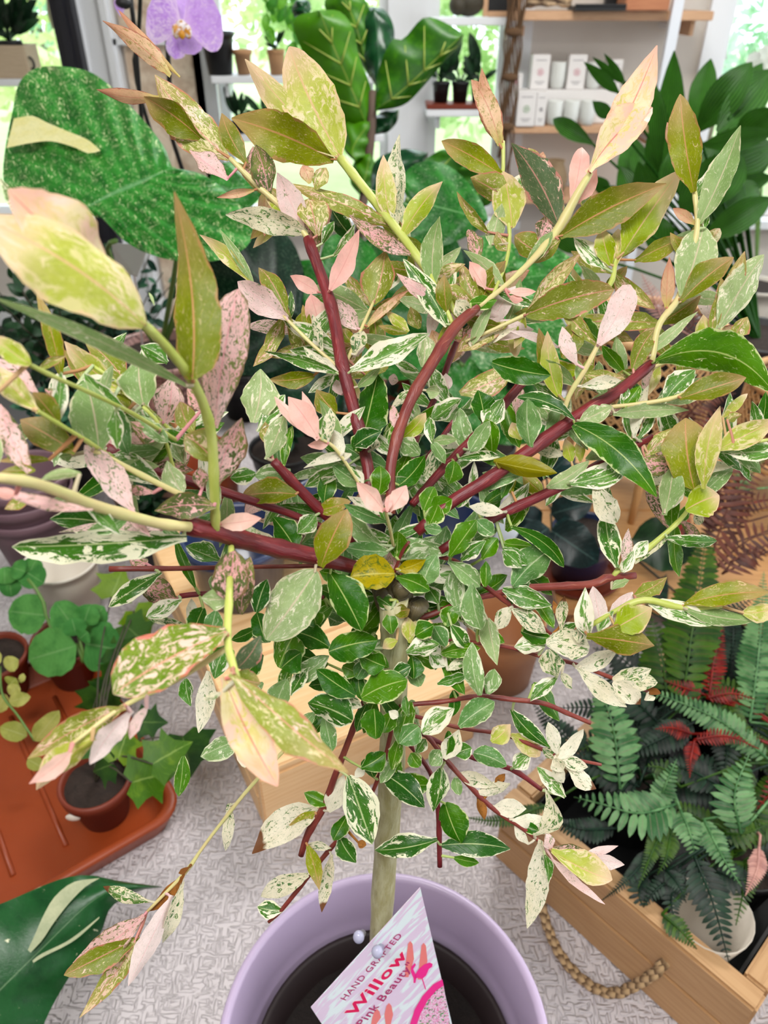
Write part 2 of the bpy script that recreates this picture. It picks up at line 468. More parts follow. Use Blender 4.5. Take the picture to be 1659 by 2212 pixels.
for (x, y, r, mi), lab in zip(spots, wh):
    t = thing('garden_tree', (x, y, -0.3), 'overexposed-looking ' + lab, 'tree', 'trees outside the windows')
    mb = MB(); cz = r * 0.9 + 0.1
    mb.tube([(x, y, -0.32), (x + .05, y, cz * 0.5), (x - .05, y, cz), (x, y + .1, cz + r * .5)], [r * .07, r * .055, r * .04, r * .01], 8); mb.build('trunk', M_TBARK, t)
    mb = MB()
    for j in range(46):                                   # twig clumps, each with its own leaves
        th = rt.uniform(0, 6.283); ph = math.acos(rt.uniform(-.8, 1)); rr = r * rt.uniform(.45, 1) ** .6
        c = Vector((x + rr * math.sin(ph) * math.cos(th), y + rr * math.sin(ph) * math.sin(th) * .8, cz + rr * math.cos(ph) * .95))
        for q in range(34):
            p = c + Vector((rt.gauss(0, 1), rt.gauss(0, 1), rt.gauss(0, .8))) * r * .13
            a = Vector((rt.gauss(0, 1), rt.gauss(0, 1), rt.gauss(0, 1))).normalized(); b = a.orthogonal().normalized(); sz = rt.uniform(.06, .13)
            rn = rt.random()
            mb.add([p - a * sz, p - b * sz * .5, p + a * sz, p + b * sz * .5], [(0, 1, 2, 3)], None, [(.3, 0, rn)] * 4)
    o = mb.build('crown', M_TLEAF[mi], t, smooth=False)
# ================================================================ table and what stands on it
T = 0.76
M_PINE = wood('wood_pine', lin(236, 196, 146), lin(222, 172, 116), lin(190, 136, 84))
M_CRATE = wood('wood_crate', lin(186, 146, 102), lin(168, 126, 82), lin(122, 84, 50), 0.6)
M_HONEY = wood('wood_honey', lin(206, 154, 98), lin(188, 134, 80), lin(150, 100, 56), 0.5)
M_NAVY = plain('glaze_navy', lin(34, 48, 84), 0.3, 0.25, 6, coat=0.3)
M_TERRA = plain('plastic_terracotta', lin(142, 58, 20), 0.45, 0.16, 14, 0.1, 120)
M_TERRA2 = plain('plastic_brick_red', lin(118, 46, 26), 0.5, 0.12, 14)
M_WHITEP = plain('plastic_white', lin(224, 216, 204), 0.45, 0.04)
M_MAUVE = plain('plastic_mauve', lin(120, 92, 102), 0.5, 0.06)
M_BLACKP = plain('plastic_black', lin(22, 22, 24), 0.45, 0.2)
M_GREEN1 = leafmat('leaf_fuzzy_green', lin(62, 116, 58), lin(92, 146, 80), vein=0.3, rough=0.75, rib=lin(130, 170, 110), rib_a=0.5, transl=0.15)

# table with its white embossed cloth
tb = thing('plant_table', (0.2, 0.85, 0), 'long table under the white embossed cloth, carrying all the nearby plants', 'table')
M_TBL = plain('table_frame_grey', lin(120, 116, 112), 0.6)
bevelbox('table_top', (0.26, 0.95, T - 0.022), (1.90, 1.5, 0.036), M_TBL, tb)
for sx in (-0.62, 1.10):
    for sy in (0.28, 1.62): bevelbox('leg', (sx, sy, (T - 0.042) / 2), (0.05, 0.05, T - 0.042), M_TBL, tb)
k = NT('cloth_embossed_white'); v = k.obj()
r1 = k.mapv(v, (1, 1, 1), (0, 0, 0.75))
ck = k.n('ShaderNodeTexChecker', Vector=r1, Scale=52.0).outputs[1]
a1 = k.noise(k.mapv(v, (56, 260, 1), (0, 0, 0.75)), 1.0, 1, 0.4, .3); a2 = k.noise(k.mapv(v, (260, 56, 1), (0, 0, 0.75)), 1.0, 1, 0.4, .3)
nm = k.noise(v, 28, 2)
mk = k.step(k.noise(k.mapv(v, (84, 84, 1), (0, 0, .3)), 1.0, 1, .3), 0.47, 0.53)
hgt = k.math('ADD', k.math('MULTIPLY', a1, k.math('SUBTRACT', 1.0, mk)), k.math('MULTIPLY', a2, mk))
hgt = k.step(hgt, 0.42, 0.6)
dirt = k.step(k.noise(v, 70, 3, 0.7), 0.70, 0.76, 0, 0.25)
M_CLOTH = k.principled(k.mix(dirt, lin(198, 191, 194), lin(130, 120, 114)), 0.65, hgt, 0.85, 0.0032)
cl = MB(); X0, X1, Y0, Y1 = -0.72, 1.24, 0.16, 1.74
xs = [X0 + (X1 - X0) * i / 12 for i in range(13)]; ys = [Y0 + (Y1 - Y0) * i / 10 for i in range(11)]
rows = [[(x, y, T) for x in xs] for y in ys]
cl.grid(rows)
def drop(pts, off):
    rows = [[Vector(p) for p in pts], [Vector(p) + Vector(off) * 0.3 for p in pts], [Vector(p) + Vector(off) + Vector((0, 0, -0.10)) for p in pts]]
    cl.grid(rows)
drop([(x, Y0, T) for x in xs], (0, -.012, -.03)); drop([(x, Y1, T) for x in reversed(xs)], (0, .012, -.03))
drop([(X0, y, T) for y in reversed(ys)], (-.012, 0, -.03)); drop([(X1, y, T) for y in ys], (.012, 0, -.03))
cloth = cl.build('tablecloth', M_CLOTH, org=Vector((0.2, 0.95, T)))
tag(cloth, 'white embossed vinyl cloth covering the plant table', 'tablecloth')

def lathe_pot(name, c, r0, r1, h, th, mat, parent, rim=0.006, rimh=0.02, n=40):
    mb = MB()
    mb.lathe([(0, .002), (r0 * .96, .002), (r0, 0.0), (lerp(r0, r1, .8), h * .8), (r1 * .985, h - rimh), (r1 + rim * .6, h - rimh), (r1 + rim, h - .003), (r1 + rim * .6, h), (r1 - th * .4, h), (r1 - th, h - .004), (r0 - th, .006 + th), (0, .006 + th)], c, n)
    return mb.build(name, mat, parent)
def soil_in(c, r, parent, dome=0.004):
    mb = MB(); mb.disc(c, r, 24, .0015, dome=dome); return mb.build('soil', M_SOIL0, parent)
k = NT('potting_soil'); v = k.obj(); n = k.noise(v, 120, 4, 0.7)
M_SOIL0 = k.principled(k.mix(n, lin(16, 11, 9), lin(62, 46, 38)), 0.95, n, 1.0, 0.004)

# pine riser box behind the willow: boards
def board_between(name, A, B, th, h, z, mat, parent, inward=None, bev=.002):
    A, B = Vector((A[0], A[1])), Vector((B[0], B[1])); d = B - A; L = d.length; rz = math.atan2(d.y, d.x)
    m = (A + B) / 2
    if inward is not None: m = m + Vector(inward) * th / 2
    return bevelbox(name, (m.x, m.y, z + h / 2), (L, th, h), mat, parent, rz, bev)
RA = Vector((-0.142, 0.518)); rdx = Vector((math.cos(math.radians(28)), math.sin(math.radians(28)))); rdy = Vector((-rdx.y, rdx.x))
RW, RD, RH = 0.30, 0.52, 0.115
rz28 = math.radians(28)
rc = RA + rdx * RW / 2 + rdy * RD / 2
rs = thing('pine_riser_box', (rc.x, rc.y, T), 'pale pine box behind the trunk of the willow, used as a plant riser', 'box')
def rpt(a, b): q = RA + rdx * a + rdy * b; return (q.x, q.y)
def rb(name, a, b, z, sx, sy, sz): 
    q = rpt(a, b); return bevelbox(name, (q[0], q[1], T + z), (sx, sy, sz), M_PINE, rs, rz28, .002)
rb('front_board', RW / 2, .008, .0515, RW, .016, .103); rb('back_board', RW / 2, RD - .008, .0515, RW, .016, .103)
for h0, hh in ((.0255, .050), (.0775, .050)):
    rb('side_board', .008, RD / 2, h0, .016, RD - .034, hh); rb('side_board', RW - .008, RD / 2, h0, .016, RD - .034, hh)
for j in range(3): rb('top_board', RW / 2, RD * (j + .5) / 3, .1095, RW + .004, RD / 3 - .002, .012)

# crate with the rope handle, ferns inside
CO = Vector((0.130, 0.490)); cdx = Vector((0.675, -0.738)).normalized(); cdy = Vector((-cdx.y, cdx.x))
CW, CD, CH, CT = 0.285, 0.50, 0.115, 0.022
cc = CO + cdx * CW / 2 + cdy * CD / 2; crz = math.atan2(cdx.y, cdx.x)
cr = thing('wooden_crate', (cc.x, cc.y, T), 'wooden crate with a twisted rope handle, full of ferns', 'crate')
def cpt(a, b, z=0.0): q = CO + cdx * a + cdy * b; return Vector((q.x, q.y, T + z))
def cb(name, a, b, z, sx, sy, sz): return bevelbox(name, cpt(a, b, z), (sx, sy, sz), M_CRATE, cr, crz, .0025)
for b in (CT / 2, CD - CT / 2):
    cb('end_board', CW / 2, b, .0285, CW, CT, .057); cb('end_board', CW / 2, b, .0865, CW, CT, .057)
for a in (CT / 2, CW - CT / 2):
    cb('side_board', a, CD / 2, .0285, CT, CD - 2 * CT - .002, .057); cb('side_board', a, CD / 2, .0865, CT, CD - 2 * CT - .002, .057)
cb('bottom_board', CW / 2, CD / 2, .006, CW - 2 * CT - .002, CD - 2 * CT - .002, .010)
mb = MB()
for a0, b0, sx, sy in ((CT + .003, CD / 2, .003, CD - 2 * CT - .006), (CW - CT - .003, CD / 2, .003, CD - 2 * CT - .006), (CW / 2, CT + .003, CW - 2 * CT - .006, .003), (CW / 2, CD - CT - .003, CW - 2 * CT - .006, .003)): mb.box(cpt(a0, b0, .055), (sx, sy, .086), crz)
mb.box(cpt(CW / 2, CD / 2, .0125), (CW - 2 * CT - .006, CD - 2 * CT - .006, .002), crz)
mb.build('liner', M_BLACKP, cr, smooth=False)
k = NT('rope_jute'); v = k.attr('lco'); sv = k.sep(v)
tw = k.math('FRACT', k.math('MULTIPLY_ADD', sv[0], 1.1, k.math('MULTIPLY', sv[1], 0.33)))
n = k.noise(k.mapv(v, (1, 1, 1)), 8, 4)
M_ROPE = k.principled(k.mix(k.step(k.math('ADD', tw, k.math('MULTIPLY', n, .3)), .2, .9), lin(104, 78, 52), lin(196, 164, 122)), 0.85, k.math('ADD', tw, n), 0.8, 0.002)
h0, h1 = cpt(.055, -.001, .078), cpt(.215, -.001, .078)
out = Vector((-cdy.x, -cdy.y, 0))
# the two ends come out of holes in the board and the loop sags away from it
ctrl = [cpt(0.072, .010, .080), cpt(0.072, -.006, .080), cpt(0.084, -.028, .052), cpt(0.117, -.040, .022), cpt(0.152, -.042, .014), cpt(0.182, -.036, .026), cpt(0.200, -.018, .058), cpt(0.206, -.004, .074), cpt(0.206, .010, .076)]
path = smooth_path(ctrl, 60)
for ph in (0, 2.094, 4.189):
    mb = MB(); pts = []
    for i, p in enumerate(path):
        a = path[max(0, i - 1)]; b = path[min(59, i + 1)]; tn = (b - a).normalized(); u = tn.cross(out).normalized(); w = tn.cross(u)
        an = i * .62 + ph; pts.append(p + (u * math.cos(an) + w * math.sin(an)) * .0026)
    mb.tube(pts, .0031, 7); mb.build('rope_strand', M_ROPE, cr)

# honey coloured wooden stand at the back right
ws = thing('wooden_stand', (0.66, 1.12, T), 'honey coloured low wooden stand under the cane planters', 'stand')
for j in range(4): bevelbox('top_board', (0.66, 0.92 + j * .131, T + .053), (0.78, .129, .018), M_HONEY, ws, 0, .002)
for sx in (0.31, 1.01): bevelbox('foot', (sx, 1.117, T + .0218), (.03, .50, .042), M_HONEY, ws, 0, .002)
# ================================================================ left side of the table
def rounded_rect(hw, hd, r, n=6):
    P = []
    for cx, cy, a0 in ((hw - r, hd - r, 0), (-hw + r, hd - r, 90), (-hw + r, -hd + r, 180), (hw - r, -hd + r, 270)):
        for i in range(n + 1):
            a = math.radians(a0 + 90 * i / n); P.append((cx + r * math.cos(a), cy + r * math.sin(a)))
    return P
# terracotta tray: near right corner seen at (385,1765)
tdx = Vector((0.80, 0.60)).normalized(); tdy = Vector((-tdx.y, tdx.x)); trz = math.atan2(tdx.y, tdx.x)
TW, TD = 0.36, 0.36
ta = Vector((-0.238, 0.528)); tc = ta - tdx * TW / 2 + tdy * TD / 2
tray = thing('plant_tray', (tc.x, tc.y, T), 'orange terracotta plastic tray holding small pots', 'tray')
mb = MB(); n_ = None; rows = []
for (off, z) in ((-.016, .0), (-.012, .0), (0, .030), (.001, .034), (-.003, .036), (-.009, .036), (-.012, .033), (-.020, .008), (-.024, .006)):
    P = rounded_rect(TW / 2 + off, TD / 2 + off, .035 + off * .5)
    rows.append([Vector((tc.x + x * tdx.x + y * tdy.x, tc.y + x * tdx.y + y * tdy.y, T + z)) for x, y in P] )
rows = [r + [r[0]] for r in rows]
mb.grid(rows)
n0 = len(rows[0]); last = len(mb.v) - n0
mb.f.append(tuple(last + i for i in range(n0 - 1))); mb.f.append(tuple(reversed(range(n0 - 1))))
mb.build('tray_body', M_TERRA, tray)
for j in range(5):
    q = tc + tdx * (-.13 + j * .06) + tdy * .0
    mb = MB(); mb.tube([Vector((q.x + tdy.x * a, q.y + tdy.y * a, T + .0065)) for a in (-.12, -.05, .05, .12)], .0032, 8); mb.build('rib', M_TERRA, tray)

def leaf_at(name, mat, parent, p0, p1, W, rnd=None, **kw):
    mb = MB(); leaf_geo(mb, p0, p1, W, random.random() if rnd is None else rnd, **kw); return mb.build(name, mat, parent)

# ivy in a small pot on the tray
M_IVY = leafmat('leaf_ivy', lin(64, 100, 28), lin(112, 140, 50), vein=.25, rib=lin(150, 176, 90), rib_a=.6, rough=.45)
M_IVYD = leafmat('leaf_ivy_dark', lin(34, 66, 26), lin(58, 92, 36), vein=.25, rib=lin(110, 140, 70), rib_a=.6, rough=.45)
M_STEMD = plain('stem_dark', lin(60, 56, 40), .6); M_STEMG = plain('stem_green', lin(96, 132, 60), .5)
def ivy_leaf(parent, c, up, face, size, mat):
    """five-lobed leaf: c is where the stalk joins, 'up' points to the main lobe"""
    up = Vector(up).normalized(); face = Vector(face); face = (face - up * face.dot(up)).normalized(); sd = up.cross(face)
    ol = [(0, 0), (.22, -.14), (.40, -.04), (.62, .02), (.46, .22), (.42, .36), (.66, .52), (.40, .58), (.24, .66), (0, 1.0)]
    rows = []; LC = []; SV = []; rnd = random.random()
    N = len(ol)
    mids = [0, .05, .1, .16, .25, .35, .48, .6, .75, 1.0]
    for i in range(N):
        row = []
        for t in (-1, -.5, 0, .5, 1):
            x = ol[i][0] * abs(t); y = lerp(mids[i], ol[i][1], abs(t))
            row.append(Vector(c) + (sd * (x * (1 if t > 0 else -1)) + up * y + face * (.12 * abs(x) - .15 * y * y)) * size)
            LC.append((y * size * 100 + rnd * 50, x * t * size * 100, rnd * 30)); SV.append((i / (N - 1), t, rnd))
        rows.append(row)
    mb = MB(); mb.grid(rows, LC, SV); return mb.build('leaf', mat, parent)
ip = PZ(222, 1770, T + .009); ip = Vector((ip.x, ip.y + .012, T + .0065))
iv = thing('potted_ivy', tuple(ip), 'small trailing ivy in a brick-red pot at the near corner of the orange tray', 'potted plant')
lathe_pot('pot', ip, .028, .040, .066, .003, M_TERRA2, iv, .003, .014)
soil_in((ip.x, ip.y, ip.z + .058), .037, iv)
mb = MB(); q = ip + Vector((-.020, -.0335, .040)); mb.ellipsoid(q, (.009, .003, .006)); mb.build('sticker', M_WHITEP, iv)
itop = ip + Vector((0, 0, .060))
iv_l = [(285,1690,.80,.050,(1,-.3),'i'),(255,1640,.82,.040,(.3,-1),'i'),(330,1650,.80,.046,(1,-.6),'i'),(215,1625,.83,.034,(-.4,-1),'d'),(395,1590,.86,.062,(.2,1),'d'),(215,1490,.98,.050,(0,1),'d'),(300,1560,.9,.035,(1,0),'d'),
        (290,1320,1.05,.05,(.6,1),'i'),(262,1440,1.0,.05,(-.3,1),'d'),(250,1400,1.0,.045,(.6,.8),'d'),(235,1480,.98,.045,(-.2,1),'d'),(270,1350,1.03,.05,(.7,.6),'d'),(240,1290,1.08,.05,(.4,-1),'i'),(245,1650,.82,.035,(-.8,.3),'d')]
for j, (u, v, d, sz, (du, dv), kk) in enumerate(iv_l):
    c = PT(u, v, d); up = PT(u + du * 60, v + dv * 60, d + .01) - c
    mb = MB(); m_ = (itop + c) / 2 + Vector((0, 0, .03)); mb.tube(smooth_path([itop, m_, c], 10), .0011, 6); st = mb.build('stem', M_STEMD, iv)
    ivy_leaf(iv, c, up, (CAM - c).normalized() + Vector((random.uniform(-.3, .3), random.uniform(-.3, .3), .3)), sz, M_IVY if kk == 'i' else M_IVYD)

# fuzzy round-leaved plectranthus
pp = PZ(165, 1470, T + .007); pp = Vector((pp.x, pp.y + .015, T + .0065))
pl = thing('potted_plectranthus', tuple(pp), 'fuzzy round-leaved green plant in a brick-red pot on the orange tray', 'potted plant')
lathe_pot('pot', pp, .036, .050, .075, .003, M_TERRA2, pl, .003, .016); soil_in((pp.x, pp.y, pp.z + .066), .047, pl)
ptop = pp + Vector((0, 0, .07))
def round_leaf(parent, u0, v0, u1, v1, w, d, dd=0.0, mat=M_GREEN1, bend=.15):
    a, b = PT(u0, v0, d), PT(u1, v1, d + dd); mb = MB()
    leaf_geo(mb, a, b, w / F_PX * d, random.random(), m=.42, e=.5, bend=bend, fold=.08, wave=.04, nl=12, nw=6, rough_edge=.05); return mb.build('leaf', mat, parent)
for u0, v0, u1, v1, w, d in [(165,1340+55,62,1425,105,1.02),(185,1390,262,1405,105,1.02),(170,1370,120,1300,70,1.03),(175,1365,225,1310,70,1.03),(180,1350,195,1305,55,1.01),(165,1372,155,1335,50,1.0),(172,1380,190,1365,40,.99),(102,1330,18,1320,88,1.06),(95,1260,40,1225,55,1.08),(60,1245,80,1205,50,1.08),(30,1255,-10,1240,50,1.08),(20,1250,25,1290,45,1.08),(55,1235,25,1225,45,1.07),(10,1262,10,1225,45,1.07)]:
    round_leaf(pl, u0, v0, u1, v1, w, d)
for pts in ([(170,1375),(180,1420)], [(60,1250),(90,1290),(100,1330),(140,1420)], [(165,1390),(180,1430)]):
    mb = MB(); P = [PT(u, v, 1.03) for u, v in pts] + [ptop]; mb.tube(smooth_path(P, 10), .0022, 7); mb.build('stem', M_STEMG, pl)

# trailing yellow-leaved plant at the left edge of the tray
gp = PZ(20, 1500, T + .007); gp = Vector((gp.x - .01, gp.y + .01, T + .0065))
gd = thing('potted_trailing_vine', tuple(gp), 'trailing vine with pale yellow-green leaves at the left edge of the orange tray', 'potted plant')
lathe_pot('pot', gp, .034, .046, .07, .003, M_TERRA2, gd, .003, .014); soil_in((gp.x, gp.y, gp.z + .062), .043, gd)
M_GOLD = leafmat('leaf_pale_gold', lin(150, 156, 84), lin(186, 186, 116), vein=.2, rib=lin(200, 200, 140), rib_a=.5, rough=.6)
for u0, v0, u1, v1, w, d in [(58,1590,0,1570,42,.95),(75,1600,128,1535,44,.94),(20,1515,66,1505,32,.96),(20,1480,35,1465,36,.96),(12,1500,-10,1540,36,.97),(50,1455,45,1475,14,.97),(10,1440,40,1425,36,.97),(2,1430,-25,1420,36,.97),(40,1480,20,1500,30,.96),(60,1640,95,1660,30,.93)]:
    mb = MB(); leaf_geo(mb, PT(u0, v0, d), PT(u1, v1, d), w / F_PX * d, random.random(), m=.45, e=.6, bend=.1); mb.build('leaf', M_GOLD, gd)
mb = MB(); mb.tube(smooth_path([PT(u, v, d) for u, v, d in ((0,1440,.985),(5,1500,.965),(38,1545,.955),(75,1600,.945))], 14), .0015, 6); mb.build('stem', M_STEMG, gd)

# white cup pot and stacked mauve pots
wp = PZ(150, 1345, T); wp = Vector((wp.x, wp.y + .03, T + .001))
w_ = lathe_pot('white_pot', wp, .040, .056, .105, .003, M_WHITEP, None, .002, .004); w_.data.transform(Matrix.Translation(-wp)); w_.location = wp
tag(w_, 'empty white plastic pot behind the orange tray', 'pot')
mp = Vector((-0.605, 1.045, T))
for j in range(3):
    q = mp + Vector((0, 0, .001 + j * .030)); o = lathe_pot('mauve_pot', q, .055, .076, .125, .003, M_MAUVE, None, .003, .018); o.data.transform(Matrix.Translation(-q)); o.location = q
    tag(o, ['bottom mauve plastic pot of the stack of three behind the white pot', 'middle mauve plastic pot of the stack of three behind the white pot', 'topmost empty mauve plastic pot of the stack behind the white pot'][j], 'pot', 'stacked mauve pots')

# big dark variegated leaf reaching in at the lower left
def outline_leaf(mb, mid, left, right, dfun, relief=.0, nl=26, nk=6, rip=0, cup=0.0):
    mid = smooth_path([(*p, 0) for p in mid], nl); left = smooth_path([(*p, 0) for p in left], nl); right = smooth_path([(*p, 0) for p in right], nl)
    rnd = random.random(); rows = []; LC = []; SV = []
    sc = dfun(mid[nl // 2].x, mid[nl // 2].y) / F_PX * 100
    m0 = mid[0]; ax = (mid[-1] - mid[0]).normalized(); sd = Vector((-ax.y, ax.x, 0))
    for i in range(nl):
        row = []
        for j in range(-nk, nk + 1):
            t = j / nk; e = left[i] if j < 0 else right[i]; p = mid[i].lerp(e, abs(t))
            d = dfun(p.x, p.y) + relief * (math.sin(i * rip + abs(t) * 4) * abs(t) * (1 - .3 * abs(t))) + cup * t * t
            row.append(PT(p.x, p.y, d))
            q = p - m0; LC.append((q.dot(ax) * sc + rnd * 50, q.dot(sd) * sc, rnd * 30)); SV.append((i / (nl - 1), t, rnd))
        rows.append(row)
    mb.grid(rows, LC, SV)
M_PHIL = leafmat('leaf_philodendron', lin(20, 56, 30), lin(34, 78, 42), lin(206, 208, 172), .70, .02, .35, 0, rib=lin(120, 150, 110), rib_a=.5, vein=.12, rough=.28, stretch=.5, speck=lin(200, 170, 150), spec_thr=.74, sscale=1.6, ribw=.02, transl=.08, wisp=0)
ph_p = Vector((-0.61, 0.245, T + .001))
ph = thing('philodendron', tuple(ph_p), 'dark green plant whose broad leaf with cream streaks reaches in at the lower left corner', 'potted plant')
lathe_pot('pot', ph_p, .05, .066, .10, .003, M_BLACKP, ph, .002, .01, 28); soil_in((ph_p.x, ph_p.y, ph_p.z + .09), .062, ph)
mb = MB(); dph = lambda u, v: .66 - (v - 1900) * .00012 + (u - 100) * .0001
outline_leaf(mb, [(350,1915),(225,1930),(80,2060),(-120,2260)], [(350,1915),(270,1905),(160,1892),(20,1945),(-160,2030),(-240,2200)], [(350,1917),(300,1925),(240,1960),(215,2020),(150,2110),(95,2212),(60,2330)], dph, .004, 30, 6, .9, .012)
mb.build('leaf', M_PHIL, ph)
k = NT('leaf_cream_patch'); M_CREAMP = leafmat('leaf_cream_streak', lin(160, 166, 136), lin(184, 186, 154), vein=.05, rough=.4, transl=.08)
def patch(pts_a, pts_b, name='streak', lift=.0025):
    mb = MB(); a = smooth_path([(*p, 0) for p in pts_a], 14); b = smooth_path([(*p, 0) for p in pts_b], 14)
    rows = [[PT(q.x, q.y, dph(q.x, q.y) - lift - .004) for q in (x, x.lerp(y, .5), y)] for x, y in zip(a, b)]
    mb.grid(rows); mb.build(name, M_CREAMP, ph)
patch([(215,1897),(160,1905),(120,1935),(95,1975),(75,2020),(60,2052)], [(212,1899),(185,1915),(150,1950),(115,1995),(92,2030),(66,2058)])
patch([(215,1980),(150,2030),(90,2060),(70,2075)], [(214,1984),(160,2032),(95,2066),(72,2080)])
b0 = PT(-120, 2260, .63)
mb = MB(); mb.tube(smooth_path([b0, (b0 + ph_p) / 2 + Vector((-.03, 0, .10)), ph_p + Vector((0, 0, .09))], 12), .004, 8); mb.build('stem', M_STEMG, ph)
for a_ in (2.2, 3.6):
    tp_ = ph_p + Vector((math.cos(a_) * .06, math.sin(a_) * .06, .18)); mb = MB(); leaf_geo(mb, tp_, tp_ + Vector((math.cos(a_) * .18, math.sin(a_) * .18, -.02)), .11, .3, m=.4, e=.55, bend=.2, nl=12, nw=6, view=tp_ + Vector((0, 0, 2))); mb.build('leaf', M_PHIL, ph)
    mb = MB(); mb.tube([ph_p + Vector((0, 0, .09)), tp_], .0035, 7); mb.build('stem', M_STEMG, ph)
# ================================================================ the grafted willow in the lavender pot
PK, PKD = lin(246, 208, 200), lin(232, 168, 166)
CRM = lin(244, 238, 218)
LM = {
 'P': leafmat('leaf_pink_speckled', lin(240, 202, 200), lin(232, 178, 180), lin(84, 98, 50), 0.52, 0.03, 3.4, 0.05, rib=lin(236, 160, 170), edge=lin(120, 96, 60), vein=0.1, transl=0.25, v2=lin(128, 136, 70)),
 'p': leafmat('leaf_pale_pink', lin(240, 222, 220), lin(236, 204, 202), lin(120, 134, 84), 0.60, 0.04, 3.2, 0.0, rib=lin(232, 190, 190), vein=0.1, transl=0.25),
 'M': leafmat('leaf_marbled', lin(120, 132, 52), lin(148, 156, 80), lin(238, 200, 186), 0.53, 0.06, 2.2, -0.08, rib=lin(226, 150, 140), edge=lin(196, 120, 100), v2=lin(226, 214, 160), tip=lin(206, 150, 120), tip_a=0.3),
 'm': leafmat('leaf_spotted_olive', lin(98, 128, 44), lin(126, 146, 60), lin(244, 208, 190), 0.50, 0.05, 2.0, 0.0, rib=lin(226, 150, 130), edge=lin(214, 112, 98)),
 'O': leafmat('leaf_olive', lin(112, 122, 32), lin(140, 148, 52), lin(226, 196, 150), 0.63, 0.08, 2.2, 0.03, rib=lin(214, 150, 110), tip=lin(200, 150, 118), tip_a=0.5, edge=lin(170, 128, 76)),
 'Y': leafmat('leaf_lime', lin(150, 168, 58), lin(182, 188, 98), lin(232, 214, 172), 0.57, 0.12, 1.5, 0.12, rib=lin(224, 178, 140), tip=lin(236, 196, 172), tip_a=0.75, edge=lin(226, 196, 150), v2=lin(214, 206, 140), wisp=0.2),
 'y': leafmat('leaf_pink_cream', lin(202, 196, 112), lin(226, 214, 150), lin(244, 206, 186), 0.47, 0.14, 1.4, 0.08, rib=lin(216, 110, 110), tip=lin(240, 180, 164), tip_a=0.8, edge=lin(236, 190, 160), v2=lin(240, 226, 180), wisp=0.25),
 'R': leafmat('leaf_rosy', lin(208, 168, 138), lin(226, 194, 164), lin(160, 148, 82), 0.56, 0.1, 2.2, 0.0, rib=lin(200, 120, 100), edge=lin(170, 92, 74), tip=lin(186, 100, 84), tip_a=0.5, base=lin(196, 190, 110)),
 'G': leafmat('leaf_green_white', lin(72, 118, 44), lin(104, 146, 72), CRM, 0.575, 0.04, 1.5, 0.16, rib=lin(206, 218, 166), edge=lin(236, 234, 200), vein=0.3, stretch=0.35),
 'D': leafmat('leaf_deep_green', lin(46, 96, 22), lin(84, 130, 38), lin(214, 220, 160), 0.67, 0.03, 2.0, 0.07, rib=lin(198, 214, 130), edge=lin(214, 222, 160), vein=0.35, rough=0.32, stretch=0.35, ribw=0.06, wisp=0.12),
 'N': leafmat('leaf_slate_pink_fleck', lin(86, 104, 74), lin(116, 132, 96), lin(238, 196, 180), 0.60, 0.04, 1.9, 0.1, rib=lin(214, 150, 140), edge=lin(200, 130, 120), stretch=0.3),
 'S': leafmat('leaf_sage', lin(134, 160, 104), lin(168, 186, 136), lin(232, 228, 200), 0.60, 0.08, 1.8, 0.05, rib=lin(216, 196, 170), edge=lin(222, 216, 180), vein=0.2, rough=0.5, stretch=0.5),
 's': leafmat('leaf_blue_sage', lin(90, 132, 74), lin(134, 164, 108), lin(222, 226, 196), 0.62, 0.05, 1.8, 0.06, rib=lin(200, 212, 170), edge=lin(220, 224, 186), vein=0.25, stretch=0.5),
 'W': leafmat('leaf_cream_white', lin(240, 234, 216), lin(230, 222, 196), lin(104, 140, 66), 0.55, 0.03, 2.4, -0.02, rib=lin(236, 226, 204), vein=0.08, transl=0.28, v2=lin(74, 116, 60)),
 'w': leafmat('leaf_white_dry_tip', lin(240, 232, 212), lin(228, 216, 190), lin(84, 124, 52), 0.51, 0.03, 2.2, -0.05, rib=lin(236, 226, 204), vein=0.08, transl=0.25, dry=0.2),
 'V': leafmat('leaf_green_cream_margin', lin(38, 84, 28), lin(66, 112, 40), lin(240, 238, 206), 0.62, 0.025, 1.3, 0.17, rib=lin(210, 222, 160), edge=lin(240, 238, 206), vein=0.35, rough=0.35, stretch=0.4, wisp=0.15),
 'K': leafmat('leaf_plain_pink', lin(246, 208, 198), lin(242, 190, 182), rib=lin(230, 158, 152), tip=lin(246, 172, 164), tip_a=0.4, vein=0.05, transl=0.3, speck=lin(150, 128, 84), spec_thr=0.72),
 'd': leafmat('leaf_ochre', lin(140, 134, 20), lin(172, 156, 34), lin(96, 110, 20), 0.58, 0.1, 2.5, 0, rib=lin(206, 196, 90), vein=0.3, rough=0.35),
 'B': leafmat('leaf_dried_brown', lin(122, 78, 42), lin(170, 116, 66), lin(80, 48, 28), 0.55, 0.08, 3.0, 0, vein=0.3, rough=0.7, transl=0.1),
}
def barkmat(name, c1, c2, c3, bump=0.5):
    k = NT(name); v = k.attr('lco'); s, t, r = k.sep(k.attr('suv'))
    n = k.noise(k.mapv(v, (0.5, 1.6, 1)), 1.2, 4)
    f = k.noise(k.mapv(v, (0.6, 6, 1)), 1.5, 3)
    c = k.mix(k.step(n, 0.35, 0.7), c1, c2)
    c = k.mix(k.step(f, 0.6, 0.75, 0, 0.55), c, c3)
    return k.principled(c, 0.45, f, bump, 0.0008)
M_RED = barkmat('bark_red', lin(96, 14, 26), lin(128, 34, 40), lin(190, 104, 96))
M_BRN = barkmat('bark_red_brown', lin(112, 38, 36), lin(138, 64, 50), lin(184, 124, 96))
M_LIME = barkmat('stem_lime', lin(176, 188, 84), lin(198, 204, 118), lin(220, 206, 150), 0.15)
